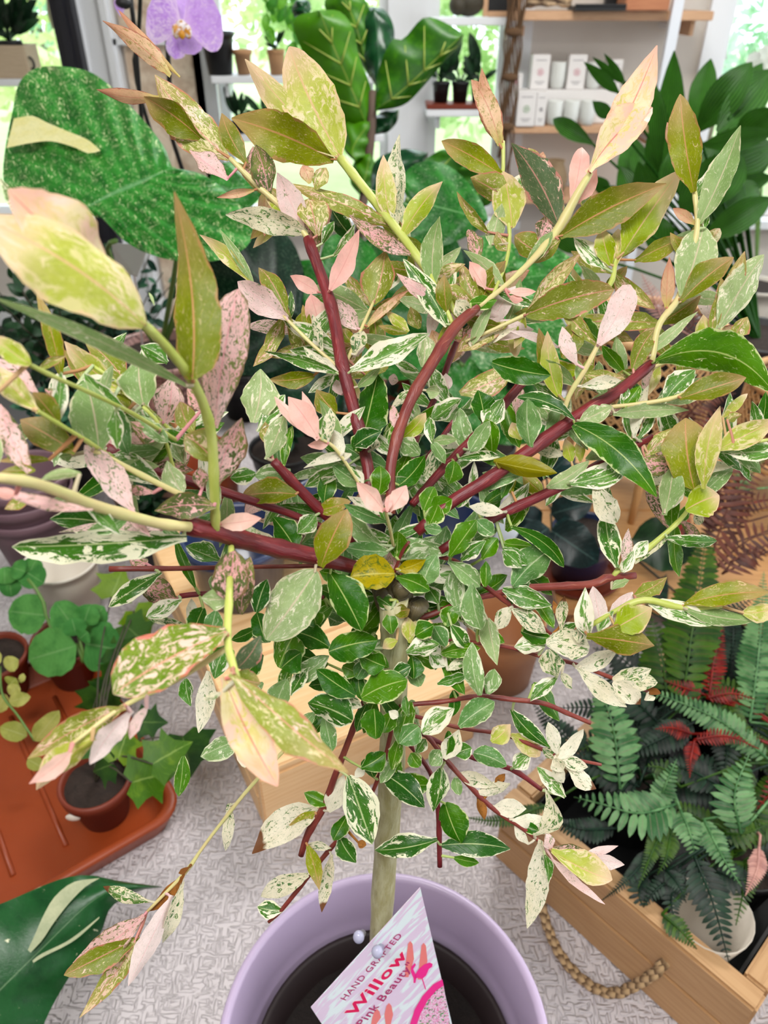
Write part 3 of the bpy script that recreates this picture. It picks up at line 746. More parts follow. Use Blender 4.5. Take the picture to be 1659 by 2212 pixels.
M_PALE = barkmat('stem_pale_pink', lin(210, 192, 136), lin(206, 204, 134), lin(230, 192, 172), 0.15)
M_TRUNK = barkmat('bark_trunk', lin(168, 160, 112), lin(198, 194, 156), lin(112, 100, 64), 0.9)
STEMM = {'r': M_RED, 'b': M_BRN, 'l': M_LIME, 'p': M_PALE}

# name-free list of shoots: (material, [(u, v, axial depth, diameter in px) ...])
SH = [
 ('r', [(815,1130,.310,26),(800,1060,.315,28),(790,985,.318,28),(740,790,.330,30),(715,660,.340,28),(665,515,.350,24)]),
 ('b', [(845,1110,.308,22),(845,1000,.310,26),(880,880,.315,27),(930,790,.320,28),(985,705,.328,27),(1032,664,.332,18)]),
 ('r', [(880,1030,.350,12),(906,930,.360,14),(943,853,.362,15),(970,780,.364,15),(985,740,.366,14)]),
 ('r', [(900,1150,.308,26),(973,1086,.310,30),(1070,1025,.312,30),(1240,905,.318,33),(1330,850,.320,28),(1408,785,.325,22)]),
 ('r', [(890,1090,.318,18),(936,1036,.325,20),(983,986,.330,22),(1046,923,.334,22),(1106,853,.338,22),(1143,808,.340,20)]),
 ('r', [(880,1050,.350,12),(923,990,.358,13),(980,910,.364,13)]),
 ('r', [(950,1190,.312,20),(1060,1122,.318,23),(1222,1046,.322,23),(1293,1003,.324,20),(1410,944,.328,16)]),
 ('r', [(770,1175,.302,20),(690,1100,.300,24),(653,1063,.298,25),(590,995,.295,22)]),
 ('r', [(835,1245,.303,26),(765,1225,.298,32),(690,1205,.288,40),(560,1175,.270,44),(470,1150,.252,44),(400,1135,.240,40)]),
 ('r', [(760,1170,.304,16),(640,1115,.302,18),(500,1068,.290,22),(353,1020,.270,27),(230,968,.258,27)]),
 ('p', [(470,1105,.246,12),(353,1050,.236,14),(203,973,.225,13)]),
 ('p', [(410,1138,.238,24),(340,1130,.228,26),(207,1093,.205,28),(83,1046,.180,27),(-20,1030,.168,24)]),
 ('l', [(466,1150,.250,20),(463,1060,.236,23),(455,930,.222,24),(420,830,.207,24),(360,750,.193,23),(308,698,.182,20)]),
 ('l', [(500,1170,.262,12),(497,1240,.235,16),(494,1310,.222,19),(492,1390,.214,19),(512,1465,.205,17)]),
 ('p', [(490,1400,.216,14),(380,1470,.214,12),(266,1526,.208,12),(157,1606,.202,9)]),
 ('b', [(700,1222,.300,9),(473,1226,.296,11),(380,1228,.294,12),(236,1229,.290,14)]),
 ('r', [(700,1290,.310,9),(560,1288,.306,11),(440,1283,.302,13),(388,1288,.300,13)]),
 ('b', [(835,1400,.322,12),(813,1456,.328,12),(786,1516,.335,14),(743,1626,.345,15),(720,1686,.350,16),(700,1742,.354,17),(666,1800,.358,17),(650,1848,.360,14)]),
 ('b', [(850,1560,.338,10),(826,1656,.350,10),(790,1740,.360,9),(750,1790,.366,10),(690,1862,.372,11),(613,1960,.376,10),(580,1992,.377,7)]),
 ('p', [(800,1420,.330,7),(700,1530,.342,8),(553,1686,.352,9),(477,1779,.356,8),(430,1842,.358,8),(400,1885,.358,9),(317,1970,.358,7)]),
 ('b', [(856,1500,.335,10),(876,1552,.340,10),(920,1586,.345,12),(976,1656,.352,12),(1056,1739,.358,12),(1120,1783,.360,11),(1172,1822,.360,9)]),
 ('b', [(850,1535,.335,10),(890,1522,.335,11),(953,1516,.335,11),(1036,1504,.335,11),(1106,1511,.334,12),(1173,1519,.333,12),(1222,1539,.332,11),(1276,1562,.331,10)]),
 ('b', [(870,1540,.340,8),(993,1572,.344,9),(1063,1582,.345,9),(1106,1592,.346,10),(1166,1616,.347,10),(1203,1632,.347,9),(1299,1652,.347,7)]),
 ('r', [(900,1580,.345,9),(1020,1636,.353,11),(1106,1662,.356,12),(1170,1706,.358,10)]),
 ('r', [(862,1580,.345,9),(930,1670,.365,11),(946,1745,.372,12),(950,1872,.376,12)]),
 ('b', [(865,1345,.318,14),(916,1333,.320,15),(1003,1300,.322,14),(1060,1285,.325,14),(1146,1270,.328,18),(1272,1263,.330,20),(1313,1249,.331,20),(1373,1243,.332,16)]),
 ('b', [(890,1200,.312,10),(950,1203,.315,11),(996,1219,.318,11),(1036,1256,.322,12),(1106,1309,.326,12),(1160,1345,.328,11),(1192,1372,.330,9)]),
 ('b', [(900,1380,.320,7),(1000,1385,.326,8),(1106,1400,.330,9),(1172,1419,.331,9),(1239,1433,.332,9),(1326,1466,.333,9),(1400,1494,.333,7)]),
 ('l', [(1322,1248,.331,12),(1339,1229,.330,13),(1406,1179,.330,13),(1483,1106,.330,10),(1500,1040,.330,8)]),
 ('l', [(1262,1360,.320,10),(1330,1320,.316,13),(1393,1296,.314,16),(1476,1313,.312,14),(1560,1310,.310,8)]),
 ('p', [(1408,785,.325,14),(1423,703,.326,15),(1466,643,.328,15),(1490,560,.330,13),(1506,490,.331,13),(1500,410,.332,11)]),
 ('p', [(1210,920,.318,10),(1229,856,.314,12),(1263,800,.310,12),(1297,735,.308,11)]),
 ('p', [(1310,880,.320,10),(1379,873,.318,11),(1440,863,.316,11),(1476,852,.315,10)]),
 ('l', [(1000,700,.335,12),(960,640,.338,18),(900,553,.345,20),(853,490,.352,21),(736,343,.372,21)]),
 ('p', [(668,520,.350,14),(640,480,.350,14),(600,440,.350,14),(553,398,.350,14),(497,342,.350,11)]),
 ('l', [(1060,650,.340,8),(1095,560,.358,9),(1100,490,.362,9),(1084,420,.366,9),(1087,360,.368,9),(1087,305,.368,8)]),
 ('l', [(1210,740,.340,8),(1270,670,.345,10),(1319,613,.348,12),(1330,560,.350,10)]),
 ('p', [(1000,740,.338,8),(1070,710,.338,9),(1140,678,.336,11),(1180,660,.335,8)]),
 ('p', [(1036,662,.332,11),(1106,605,.338,13),(1165,545,.346,17),(1206,495,.350,23),(1250,415,.350,19),(1276,373,.350,12)]),
 ('l', [(380,950,.250,10),(280,890,.225,10),(167,836,.205,9),(130,820,.198,9),(60,786,.188,7)]),
 ('l', [(260,1000,.240,9),(200,960,.222,9),(127,916,.205,9),(73,883,.196,7)]),
 ('l', [(380,1030,.256,8),(347,923,.244,9),(308,878,.240,8)]),
 ('l', [(400,960,.260,8),(280,847,.252,9),(200,790,.248,7)]),
 ('p', [(738,800,.334,8),(670,740,.336,9),(612,682,.338,8)]),
 ('p', [(745,790,.336,8),(790,690,.346,8),(808,650,.350,7)]),
 ('p', [(800,1090,.304,7),(760,1020,.296,8),(720,965,.290,8),(684,944,.286,7)]),
 ('p', [(850,1180,.296,7),(842,1140,.280,8),(832,1100,.270,7)]),
 ('l', [(978,700,.330,10),(960,660,.332,11),(936,612,.335,12),(930,590,.336,8)]),
 ('p', [(1400,800,.326,8),(1480,760,.326,8),(1545,720,.326,11),(1570,690,.326,8)]),
 ('b', [(850,1240,.302,8),(870,1190,.296,8),(884,1170,.294,7)]),
 ('l', [(860,1340,.312,8),(858,1300,.304,8),(842,1296,.300,6)]),
 ('l', [(1440,1080,.322,9),(1480,1020,.320,10),(1500,960,.320,9)]),
 ('l', [(1500,960,.322,8),(1560,968,.318,10),(1659,950,.312,8)]),
]

# leaves, tile by tile (3x zoomed pixels of the photograph): base x, y, tip x, y, width, kind [, extra]
TL = {
 (0,0): [(1490,1030,1030,515,265,'M'),(1330,925,950,640,180,'O'),(1030,630,625,580,85,'R'),(1105,490,715,175,120,'R'),(1165,500,795,95,55,'R'),
   (1480,1165,1255,995,125,'P'),(1640,1180,1640,935,115,'P'),(1600,1060,1450,760,130,'O'),(1655,1230,1405,1280,50,'R'),
   (1620,1830,1310,1535,85,'Y'),(1640,1830,1435,1500,60,'S'),(0,1160,235,1500,105,'W',{'d':.2})],
 (0,553): [(935,445,-120,-250,430,'Y',{'d':.18,'dd':-.02,'e':.55}),(700,140,50,-430,360,'y',{'d':.185,'dd':-.02}),
   (1245,800,1135,-340,290,'O',{'d':.2,'m':.28,'dd':.0}),(1235,855,-110,245,95,'S',{'d':.205,'dd':-.03}),(1390,1110,1530,300,280,'P',{'d':.222,'e':.5,'m':.6}),
   (1395,1490,1570,1040,200,'P',{'d':.236}),(1390,1330,1190,1150,210,'M',{'d':.234}),(640,1265,555,800,285,'S',{'d':.226}),(930,965,900,655,230,'S',{'d':.242}),
   (1060,1090,1110,790,200,'P'),(1040,1130,865,1080,170,'P'),(1060,1390,1065,1125,170,'P'),(835,900,420,555,150,'Y',{'d':.25}),(840,1000,600,800,200,'O',{'d':.252}),
   (395,780,235,235,100,'O',{'d':.24}),(195,705,-70,510,130,'Y',{'d':.185}),(250,1010,-50,740,150,'Y',{'d':.195}),(490,1275,130,1060,190,'O',{'d':.215}),(390,1100,220,890,130,'O',{'d':.21}),
   (195,1410,-15,920,150,'P',{'d':.2}),(860,1655,555,1235,175,'p',{'d':.226}),(1060,1490,640,1290,160,'G',{'d':.25}),(1180,1540,1090,1340,140,'S',{'d':.245}),(1000,1535,775,1520,65,'P'),
   (525,1410,275,1450,70,'S'),(750,1000,760,1250,95,'G'),(240,890,-30,670,110,'P',{'d':.215}),(400,970,290,860,95,'P',{'d':.23}),(600,1645,-10,1500,80,'P',{'d':.185}),(110,1540,-60,1520,75,'K',{'d':.18}),
   (200,1560,30,1640,80,'M',{'d':.21}),(1085,690,910,580,130,'G',{'d':.27}),(1400,1620,1010,1650,170,'P',{'d':.238}),(810,820,540,540,140,'M',{'d':.27}),(1310,1510,1290,1370,100,'P',{'d':.25}),
   (1655,1410,1480,1440,110,'G',{'d':.28}),(470,1290,380,1300,60,'S',{'d':.23}),(330,1320,0,1330,60,'O',{'d':.215}),(1200,1340,1120,1180,90,'S',{'d':.26}),(640,870,440,640,110,'M',{'d':.27}),
   (1250,1150,1170,950,130,'M',{'d':.26}),(1310,1000,1220,870,100,'P',{'d':.25}),(230,1390,20,1400,70,'M',{'d':.2}),(0,880,-80,690,120,'Y',{'d':.19}),(1000,240+80,960,230,20,'S',{'d':.25})],
 (553,0): [(545,1020,200,270,340,'Y',{'d':.374}),(475,1000,-25,435,190,'Y',{'d':.378}),(505,1040,-150,770,260,'O',{'d':.376}),(85,1285,0,950,150,'P'),(300,1495,145,1135,155,'p'),
   (870,1465,225,1200,115,'M',{'d':.356}),(400,1530,340,1270,200,'M'),(350,1190,300,1070,90,'R'),(390,1230,455,1085,95,'M'),(335,1510,-180,1395,145,'W'),
   (1010,1650,605,1395,115,'P'),(875,1440,825,1000,125,'Y'),(910,1475,930,905,140,'W'),(930,1560,1195,1195,135,'Y'),(480,1880,655,1515,130,'K',{'d':.336}),
   (1595,935,1465,450,115,'R'),(1580,945,1385,490,125,'R'),(1600,1140,1205,915,150,'O'),(1650,1310,1390,1150,160,'M'),(1660,1480,1600,1090,210,'Y'),
   (1525,1590,1590,1330,115,'S'),(1505,1510,1300,1240,65,'M'),(1440,1690,1370,1470,95,'P'),(430,1580,510,1430,60,'G'),(500,1660,640,1450,70,'G'),(560,1480,470,1340,110,'D',{'d':.37}),
   (400,1640,300,1330,120,'P',{'d':.356}),(460,1480,440,1290,90,'K',{'d':.362}),(220,1390,60,1270,70,'Y'),(1640,1620,1560,1500,100,'M',{'d':.36}),(640,1560,480,1330,120,'V',{'d':.37})],
 (1106,0): [(485,1120,865,430,220,'y',{'d':.35}),(500,1110,925,680,235,'y',{'d':.346}),(385,1330,460,920,115,'K',{'d':.354}),(430,1310,545,1105,100,'K',{'d':.356}),
   (310,1535,1000,1190,225,'O',{'d':.348}),(310,1490,-5,925,215,'N',{'d':.352}),(715,1650,1068,1140,205,'Y',{'d':.348}),(790,1690,1140,1525,115,'O'),(640,1720,580,1480,125,'Y'),(670,1740,690,1460,95,'Y'),
   (600,1740,410,1550,125,'G'),(1180,1245,1093,635,185,'O',{'d':.33}),(1210,1450,1470,840,160,'S',{'d':.331}),(1065,980,1005,790,75,'R'),(1190,1455,1045,1350,65,'R'),(1250,1480,1268,1395,45,'G'),
   (170,1590,235,1410,140,'P',{'d':.354}),(200,1650,10,1520,150,'M',{'d':.352}),(170,1065,105,955,80,'M'),(190,1060,200,990,50,'R'),(310,1550,130,1700,90,'M',{'d':.346}),(1060,900,1045,720,60,'R'),(700,1660,830,1400,140,'O',{'d':.36}),(1000,1250,1010,1150,60,'K',{'d':.36})],
 (1106,553): [(1100,265,1240,-190,245,'S',{'d':.326}),(1095,295,1440,5,155,'O',{'d':.325}),(1000,340,1020,10,85,'R'),(1335,480,1640,-20,195,'S',{'d':.325}),(1335,455,1500,-10,125,'M',{'d':.329}),
   (1290,525,1365,215,65,'M'),(1255,535,1240,390,125,'Y'),(1440,545,1525,395,105,'M'),(925,685,1690,880,255,'D',{'d':.318,'bow':-.2,'e':.7}),(560,575,770,180,170,'p',{'d':.306,'e':.55}),
   (425,710,325,455,95,'p'),(430,850,430,680,60,'S'),(440,845,715,805,85,'W'),(780,740,935,460,120,'M'),(850,655,1185,375,75,'S'),(1085,925,1510,790,145,'O',{'d':.314}),(655,1025,1140,1000,95,'S',{'d':.314}),
   (440,1075,660,965,115,'S',{'d':.314}),(400,1090,925,1550,200,'D',{'d':.312,'bow':-.08}),(35,915,405,1065,95,'V',{'d':.314,'bow':-.1}),(120,1240,100,925,155,'s',{'d':.312}),(850,1305,1120,1105,120,'M'),(895,1320,1110,1290,65,'Y'),
   (1180,1510,1125,1050,250,'O',{'d':.318,'e':.5}),(1245,1510,1350,965,140,'Y',{'d':.314}),(1340,1255,1720,1060,150,'Y',{'d':.316}),(1360,1265,1720,1250,135,'G',{'d':.318}),(1360,1050,1545,875,60,'Y'),
   (985,1680,1045,1345,150,'S',{'d':.32}),(1125,1645,1360,1545,200,'Y',{'d':.318}),(670,1730,535,1480,145,'W',{'d':.316}),(375,1475,770,1355,155,'G',{'d':.316}),(225,1500,490,1335,105,'S',{'d':.32}),(480,1320,660,1235,95,'S'),
   (-120,1330,285,1405,125,'d',{'d':.306}),(190,1540,70,1430,105,'O'),(790,1180,885,840,85,'W',{'d':.322}),(815,1190,925,950,65,'G',{'d':.324}),(765,1180,735,1000,55,'G'),(730,985,835,835,85,'D'),(715,970,745,845,65,'G'),
   (90,380,650,220,200,'M',{'d':.334,'e':.55}),(100,355,410,20,105,'M',{'d':.338}),(-20,235,155,230,55,'K'),(-20,265,75,285,55,'K'),(305,595,-20,485,55,'p'),(305,915,235,520,125,'Y',{'d':.326}),(320,660,440,440,140,'O',{'d':.33}),(215,815,175,480,105,'O',{'d':.332}),
   (-130,690,235,770,170,'D',{'d':.318}),(575,560,410,395,130,'D',{'d':.35}),(725,750,585,580,85,'D',{'d':.33}),(975,960,1190,735,140,'G',{'d':.322}),(385,1335,345,1185,85,'Y'),(445,1335,430,1195,65,'Y'),
   (1390,1060,1480,1030,60,'M'),(0,1530,-60,1400,120,'O',{'d':.32}),(130,1560,-40,1470,80,'D',{'d':.325}),(860,1240,960,1350,60,'S'),(1000,1640,1100,1480,90,'G'),(290,1080,160,930,110,'S',{'d':.33}),(60,1190,0,1080,90,'Y',{'d':.33})],
 (553,553): [(205,405,-100,180,170,'p'),(205,385,0,45,125,'M'),(405,235,235,135,95,'K',{'d':.35}),(415,480,355,245,135,'K',{'d':.352}),(660,475,535,295,115,'p'),(640,645,700,480,95,'W'),
   (760,315,840,-40,205,'M',{'d':.35}),(715,465,985,225,55,'R'),(615,740,1120,505,150,'G',{'d':.326}),(535,750,305,585,85,'W',{'d':.328}),(530,760,65,620,75,'G',{'d':.328}),(430,620,360,355,55,'W'),
   (1240,455,955,20,140,'V',{'d':.33}),(1200,305,915,115,85,'P'),(1150,195,1190,-250,140,'S',{'d':.336}),(1240,385,1220,120,105,'O'),(1385,305,1560,285,95,'D',{'d':.33}),(1390,400,1295,285,115,'W'),(1345,570,1435,395,95,'P'),
   (1395,580,1530,315,75,'S'),(1490,215,1385,40,95,'K'),(1390,605,1665,475,65,'W'),(690,1200,790,765,210,'D',{'d':.335,'e':.55}),(525,1020,395,870,135,'O'),(405,1190,200,900,155,'K',{'d':.284}),(405,1175,125,915,75,'K',{'d':.288}),
   (400,1180,300,880,75,'K',{'d':.29}),(470,1215,335,1225,65,'K'),(470,1190,485,975,75,'W'),(565,1280,495,1115,85,'W'),(430,1160,440,1040,75,'G'),(620,1285,310,1375,65,'W',{'d':.294}),(65,1320,190,1025,140,'S',{'d':.292}),
   (180,1365,235,1100,70,'D'),(225,1390,-10,1425,125,'s',{'d':.305}),(265,1545,-70,1555,160,'O',{'d':.296}),(640,1230,815,1135,125,'V',{'d':.31}),(640,1260,720,1140,105,'D'),(680,1480,495,1355,120,'s',{'d':.3}),(695,1470,650,1380,55,'W'),
   (440,1610,490,1365,120,'D',{'d':.305}),(395,1650,620,1590,110,'O',{'d':.3}),(790,1550,805,1360,120,'D',{'d':.308}),(920,1490,1090,1300,140,'D',{'d':.31}),(945,1190,1060,1290,125,'s',{'d':.314}),(830,1655,660,1475,115,'K',{'d':.27}),
   (865,1655,975,1485,115,'K',{'d':.268}),(850,1659,870,1540,50,'K',{'d':.266}),(1085,1650,1155,1495,125,'D',{'d':.306}),(1145,1660,1270,1575,125,'D',{'d':.308}),(1145,1215,1125,1045,75,'G',{'d':.318}),(1140,1205,1305,1190,65,'S',{'d':.318}),
   (1140,1205,1225,1345,75,'s',{'d':.318}),(1145,1060,1330,925,115,'G',{'d':.33}),(1385,1260,1320,985,125,'s',{'d':.34}),(1490,1100,1600,925,140,'G',{'d':.33}),(1480,1090,1440,870,140,'D',{'d':.335}),(1310,1315,1590,1300,65,'V',{'d':.318}),
   (1285,1330,1245,1480,120,'D',{'d':.318}),(1600,1660,1370,1620,85,'W',{'d':.31}),(1100,870,1190,885,85,'S'),(945,1180,1100,1015,95,'Y',{'d':.32}),(905,1115,885,960,65,'P'),(700,770,870,640,130,'M',{'d':.345}),(655,850,810,710,65,'S'),
   (990,490,840,355,75,'Y',{'d':.345}),(980,500,790,450,55,'O',{'d':.345}),(1080,720,1090,505,125,'S',{'d':.345}),(1055,750,890,680,65,'G',{'d':.34}),(1320,890,1670,730,160,'M',{'d':.352}),(10,1140,190,895,115,'G',{'d':.3}),(380,775,85,800,105,'O',{'d':.335}),
   (-20,1080,30,730,215,'S',{'d':.3}),(420,560,380,480,80,'P',{'d':.35}),(1060,470,1000,330,90,'M',{'d':.352}),(560,900,520,800,70,'p',{'d':.34}),(90,1240,60,1080,80,'M',{'d':.3}),(860,790,920,810,70,'p',{'d':.34}),(1250,860,1230,760,70,'p',{'d':.35}),
   (620,560,560,470,90,'O',{'d':.345}),(760,1250,780,1180,60,'W',{'d':.315}),(350,540,300,300,60,'O',{'d':.35}),(1200,620,1140,480,90,'R',{'d':.345}),(470,620,400,480,90,'M',{'d':.35})],
 (0,1106): [(1210,165,75,225,200,'V',{'d':.24,'e':.6}),(1060,115,450,130,65,'p',{'d':.236}),(800,105,370,50,170,'V',{'d':.245}),(1420,80,1700,40,110,'K',{'d':.25}),(1045,390,690,625,115,'V',{'d':.292}),(1150,570,890,470,160,'P',{'d':.305}),
   (950,335,840,260,95,'P',{'d':.3}),(1175,570,945,680,110,'G',{'d':.298}),(1235,745,955,690,55,'W',{'d':.305}),(1255,770,1240,560,75,'W',{'d':.305}),(1425,315,1190,215,130,'G',{'d':.29}),(1265,490,1145,195,65,'D',{'d':.295}),
   (1480,570,1520,235,215,'P',{'d':.235,'e':.5}),(1560,660,1625,275,135,'P',{'d':.25}),(1490,560,1310,555,125,'S',{'d':.24}),(1470,770,715,1190,330,'m',{'d':.214,'e':.5,'m':.6,'dd':-.02}),
   (1495,1040,2255,1690,220,'M',{'d':.202,'dd':-.01}),(1450,1060,1790,1760,250,'y',{'d':.205,'dd':0}),(1540,1010,1690,800,140,'N',{'d':.235}),(1500,1050,1690,1110,150,'M',{'d':.235}),(1350,1030,1290,1410,115,'W',{'d':.3}),(1205,1080,1235,1250,90,'G',{'d':.3}),
   (1435,1175,1325,1215,45,'W'),(810,1265,215,1580,180,'M',{'d':.205}),(855,1285,610,1600,140,'p',{'d':.208}),(955,1265,840,1475,75,'p',{'d':.21}),(610,1470,225,1810,160,'Y',{'d':.204}),(460,1550,190,1760,110,'K',{'d':.2}),(1670,1600,1530,1560,105,'G',{'d':.33}),
   (1420,400,1380,500,90,'s',{'d':.3}),(1320,620,1250,800,130,'D',{'d':.3}),(1400,640,1360,780,120,'s',{'d':.28}),(1450,900,1390,1080,120,'G',{'d':.28}),(1700,160,1420,110,110,'S',{'d':.285})],
 (553,1106): [(420,355,590,-20,215,'O',{'d':.282}),(390,380,65,830,310,'S',{'d':.285,'e':.6}),(475,390,685,775,230,'D',{'d':.292}),(895,400,615,420,215,'d',{'d':.294,'e':.5}),(855,255,575,225,120,'s',{'d':.296}),(805,215,585,15,110,'s',{'d':.297}),(905,295,920,125,140,'D',{'d':.298}),
   (925,375,1105,305,95,'d',{'d':.3}),(910,420,1115,505,125,'D',{'d':.298}),(1085,465,1175,275,145,'s',{'d':.3}),(1255,290,1430,50,145,'D',{'d':.304}),(1330,310,1490,185,100,'G',{'d':.308}),(1465,305,1565,170,115,'D',{'d':.312}),(1430,55,1545,145,105,'s',{'d':.31}),
   (1095,100,1205,120,75,'s',{'d':.3}),(1120,85,1180,-50,120,'D',{'d':.304}),(965,305,1120,225,125,'s',{'d':.303}),(1245,320,1450,485,120,'s',{'d':.312}),(1270,385,1300,615,130,'s',{'d':.316}),(1400,470,1460,765,150,'s',{'d':.31}),(1485,485,1490,315,75,'D',{'d':.312}),
   (1500,690,1560,975,125,'S',{'d':.318}),(975,910,1195,855,120,'G',{'d':.308}),(1230,870,1150,735,115,'s',{'d':.312}),(1265,735,1375,890,100,'V',{'d':.314}),(470,905,780,835,190,'D',{'d':.298,'e':.55}),(475,875,250,775,150,'D',{'d':.302}),(150,1010,265,770,200,'D',{'d':.305,'e':.55}),
   (165,1010,295,910,140,'D',{'d':.303}),(835,1000,670,925,140,'D',{'d':.304}),(645,1190,395,1020,140,'D',{'d':.31}),(225,1190,340,1005,90,'V',{'d':.31}),(255,1095,470,935,130,'s',{'d':.314}),(685,1205,975,1090,200,'D',{'d':.305,'e':.55}),(625,1355,335,1235,200,'V',{'d':.312,'e':.55}),
   (765,1275,775,1465,150,'D',{'d':.31,'e':.55}),(550,1205,690,1265,80,'W',{'d':.318}),(1055,1390,930,1500,140,'s',{'d':.316}),(1075,1430,1290,1270,150,'G',{'d':.318}),(1315,1390,1545,1230,150,'s',{'d':.32}),(1450,1190,1400,840,125,'s',{'d':.312}),(1500,1180,1545,1020,110,'s',{'d':.318}),
   (1175,1115,1375,1055,75,'G',{'d':.32}),(1235,1025,1385,955,65,'W',{'d':.32}),(885,625,780,550,100,'G',{'d':.302}),(890,650,1000,630,95,'O',{'d':.304}),(880,790,865,650,100,'D',{'d':.304}),(915,830,820,885,75,'Y',{'d':.306}),(1000,850,1015,660,100,'Y',{'d':.308}),(1035,800,1150,735,125,'D',{'d':.306}),
   (130,1295,205,1075,140,'s',{'d':.318}),(1220,1600,1315,1410,120,'W',{'d':.325}),(1290,1570,1400,1530,110,'G',{'d':.325}),(1525,1490,1650,1375,120,'Y',{'d':.33}),(1410,1560,1620,1645,120,'s',{'d':.335}),(680,1660,840,1560,130,'D',{'d':.335}),(880,1670,930,1470,90,'D',{'d':.335}),
   (60,840,5,650,120,'D',{'d':.3}),(0,650,75,430,120,'V',{'d':.28}),(255,240,115,40,170,'D',{'d':.295}),(385,20,265,140,120,'G',{'d':.298}),(175,245,-10,105,75,'W',{'d':.28}),(1180,590,1110,480,110,'G',{'d':.316}),(1230,740,1290,610,120,'D',{'d':.318}),(760,880,680,960,90,'G',{'d':.312}),
   (1000,1000,880,1060,100,'V',{'d':.31}),(1020,1080,1010,930,110,'D',{'d':.314}),(1060,1130,1010,1010,110,'s',{'d':.32}),(880,1300,830,1420,110,'D',{'d':.316}),(920,1330,860,1290,60,'W',{'d':.31}),(970,1190,990,1330,50,'G',{'d':.312}),(650,1080,730,960,110,'s',{'d':.312}),(560,1000,660,1050,110,'D',{'d':.314}),
   (1600,250,1720,360,110,'G',{'d':.316}),(1130,920,1230,1000,110,'G',{'d':.322}),(620,1080,600,1180,70,'D',{'d':.318}),(1040,1560,1100,1470,90,'G',{'d':.33}),(1130,1640,1190,1540,100,'s',{'d':.335}),(1060,1650,1000,1560,100,'D',{'d':.335}),(360,640,390,750,120,'D',{'d':.305}),(1640,620,1560,760,100,'W',{'d':.322}),
   (1430,780,1330,620,90,'W',{'d':.33}),(740,900,860,1010,80,'D',{'d':.31}),(300,1420,400,1330,90,'D',{'d':.335})],
 (1106,1106): [(680,360,605,-30,135,'V',{'d':.326}),(735,390,755,105,65,'p',{'d':.328}),(715,390,785,255,80,'G',{'d':.326}),(785,300,885,180,90,'G',{'d':.327}),(995,165,1355,190,85,'G',{'d':.328}),(795,335,1015,165,60,'W',{'d':.328}),(1195,-15,1215,85,65,'W'),
   (-10,95,345,365,95,'D',{'d':.314,'bow':-.1}),(5,480,265,235,195,'s',{'d':.318}),(-60,230,100,345,95,'G',{'d':.32}),(-60,500,255,605,135,'G',{'d':.322}),(-15,620,225,790,115,'W',{'d':.324}),(55,660,190,545,75,'W',{'d':.324}),(330,720,265,570,55,'B'),(320,770,340,535,75,'w',{'d':.325}),
   (215,870,15,875,125,'G',{'d':.328}),(220,845,500,870,185,'W',{'d':.322,'e':.55}),(235,890,295,1075,150,'W',{'d':.322}),(290,1075,120,1225,85,'G',{'d':.328}),(320,1045,395,1155,65,'W',{'d':.328}),(500,835,475,500,115,'G',{'d':.318}),(575,740,525,485,115,'p',{'d':.32}),(645,760,780,520,120,'p',{'d':.318}),
   (665,755,910,620,190,'Y',{'d':.312}),(485,805,945,870,180,'O',{'d':.31}),(785,545,990,430,105,'M',{'d':.318}),(1095,605,1650,525,150,'O',{'d':.312}),(1125,630,1610,705,105,'S',{'d':.31}),(885,590,1290,735,135,'G',{'d':.315}),(1495,655,1720,620,115,'Y',{'d':.308}),(405,1005,680,895,105,'W',{'d':.33}),
   (425,1010,745,1265,115,'W',{'d':.328}),(650,1085,890,1020,120,'W',{'d':.33}),(655,1100,835,1250,140,'w',{'d':.328}),(695,1095,940,1105,110,'W',{'d':.33}),(850,1155,965,1175,45,'B'),(-5,1280,255,1535,105,'V',{'d':.34}),(300,1570,235,1365,85,'W',{'d':.344}),(290,1605,460,1410,85,'W',{'d':.344}),
   (300,1605,480,1650,90,'W',{'d':.344}),(290,1605,195,1530,70,'W'),(-10,1440,190,1590,120,'Y',{'d':.344}),(10,1660,120,1555,105,'G',{'d':.35}),(560,780,660,640,70,'G',{'d':.318}),(700,700,860,560,70,'K',{'d':.316}),(640,500,760,440,60,'S',{'d':.33}),(20,470,80,390,50,'G',{'d':.325}),(430,1090-240,460,740,70,'W',{'d':.32}),
   (300,800,420,720,70,'G',{'d':.33}),(270,1600,330,1680,90,'W',{'d':.344}),(860,1000+220,930,1200,40,'W')],
 (0,1659): [(1490,235,1460,555,70,'W',{'d':.357}),(1530,230,1465,275,55,'W',{'d':.357}),(1185,735,1045,1160,95,'W',{'d':.357}),(1115,825,830,1415,120,'p',{'d':.355}),(970,865,660,765,80,'w',{'d':.36}),(1195,690,955,945,75,'B',{'d':.356}),(935,955,515,1235,160,'P',{'d':.354}),
   (905,1095,420,1340,140,'M',{'d':.354}),(880,1115,580,1530,135,'M',{'d':.352,'m':.35}),(1230,640,1160,680,35,'B',{'d':.356})],
 (553,1659): [(400,265,-10,545,200,'w',{'d':.358}),(385,285,215,370,75,'O',{'d':.355}),(475,235,315,160,90,'D',{'d':.352}),(470,285,570,40,120,'W',{'d':.35}),(600,50,755,500,215,'V',{'d':.345}),(595,300,505,460,100,'D',{'d':.362}),(540,440,640,600,130,'V',{'d':.366}),(660,480,715,500,50,'B',{'d':.364}),
   (330,500,490,520,60,'W',{'d':.362}),(335,500,405,770,95,'O',{'d':.356}),(490,560,430,910,85,'w',{'d':.368}),(340,690,15,840,120,'W',{'d':.37}),(175,920,10,900,105,'V',{'d':.376}),(815,30,1085,250,160,'V',{'d':.345}),(1200,0,1150,270,140,'V',{'d':.35}),(1225,225,1330,490,180,'D',{'d':.37}),
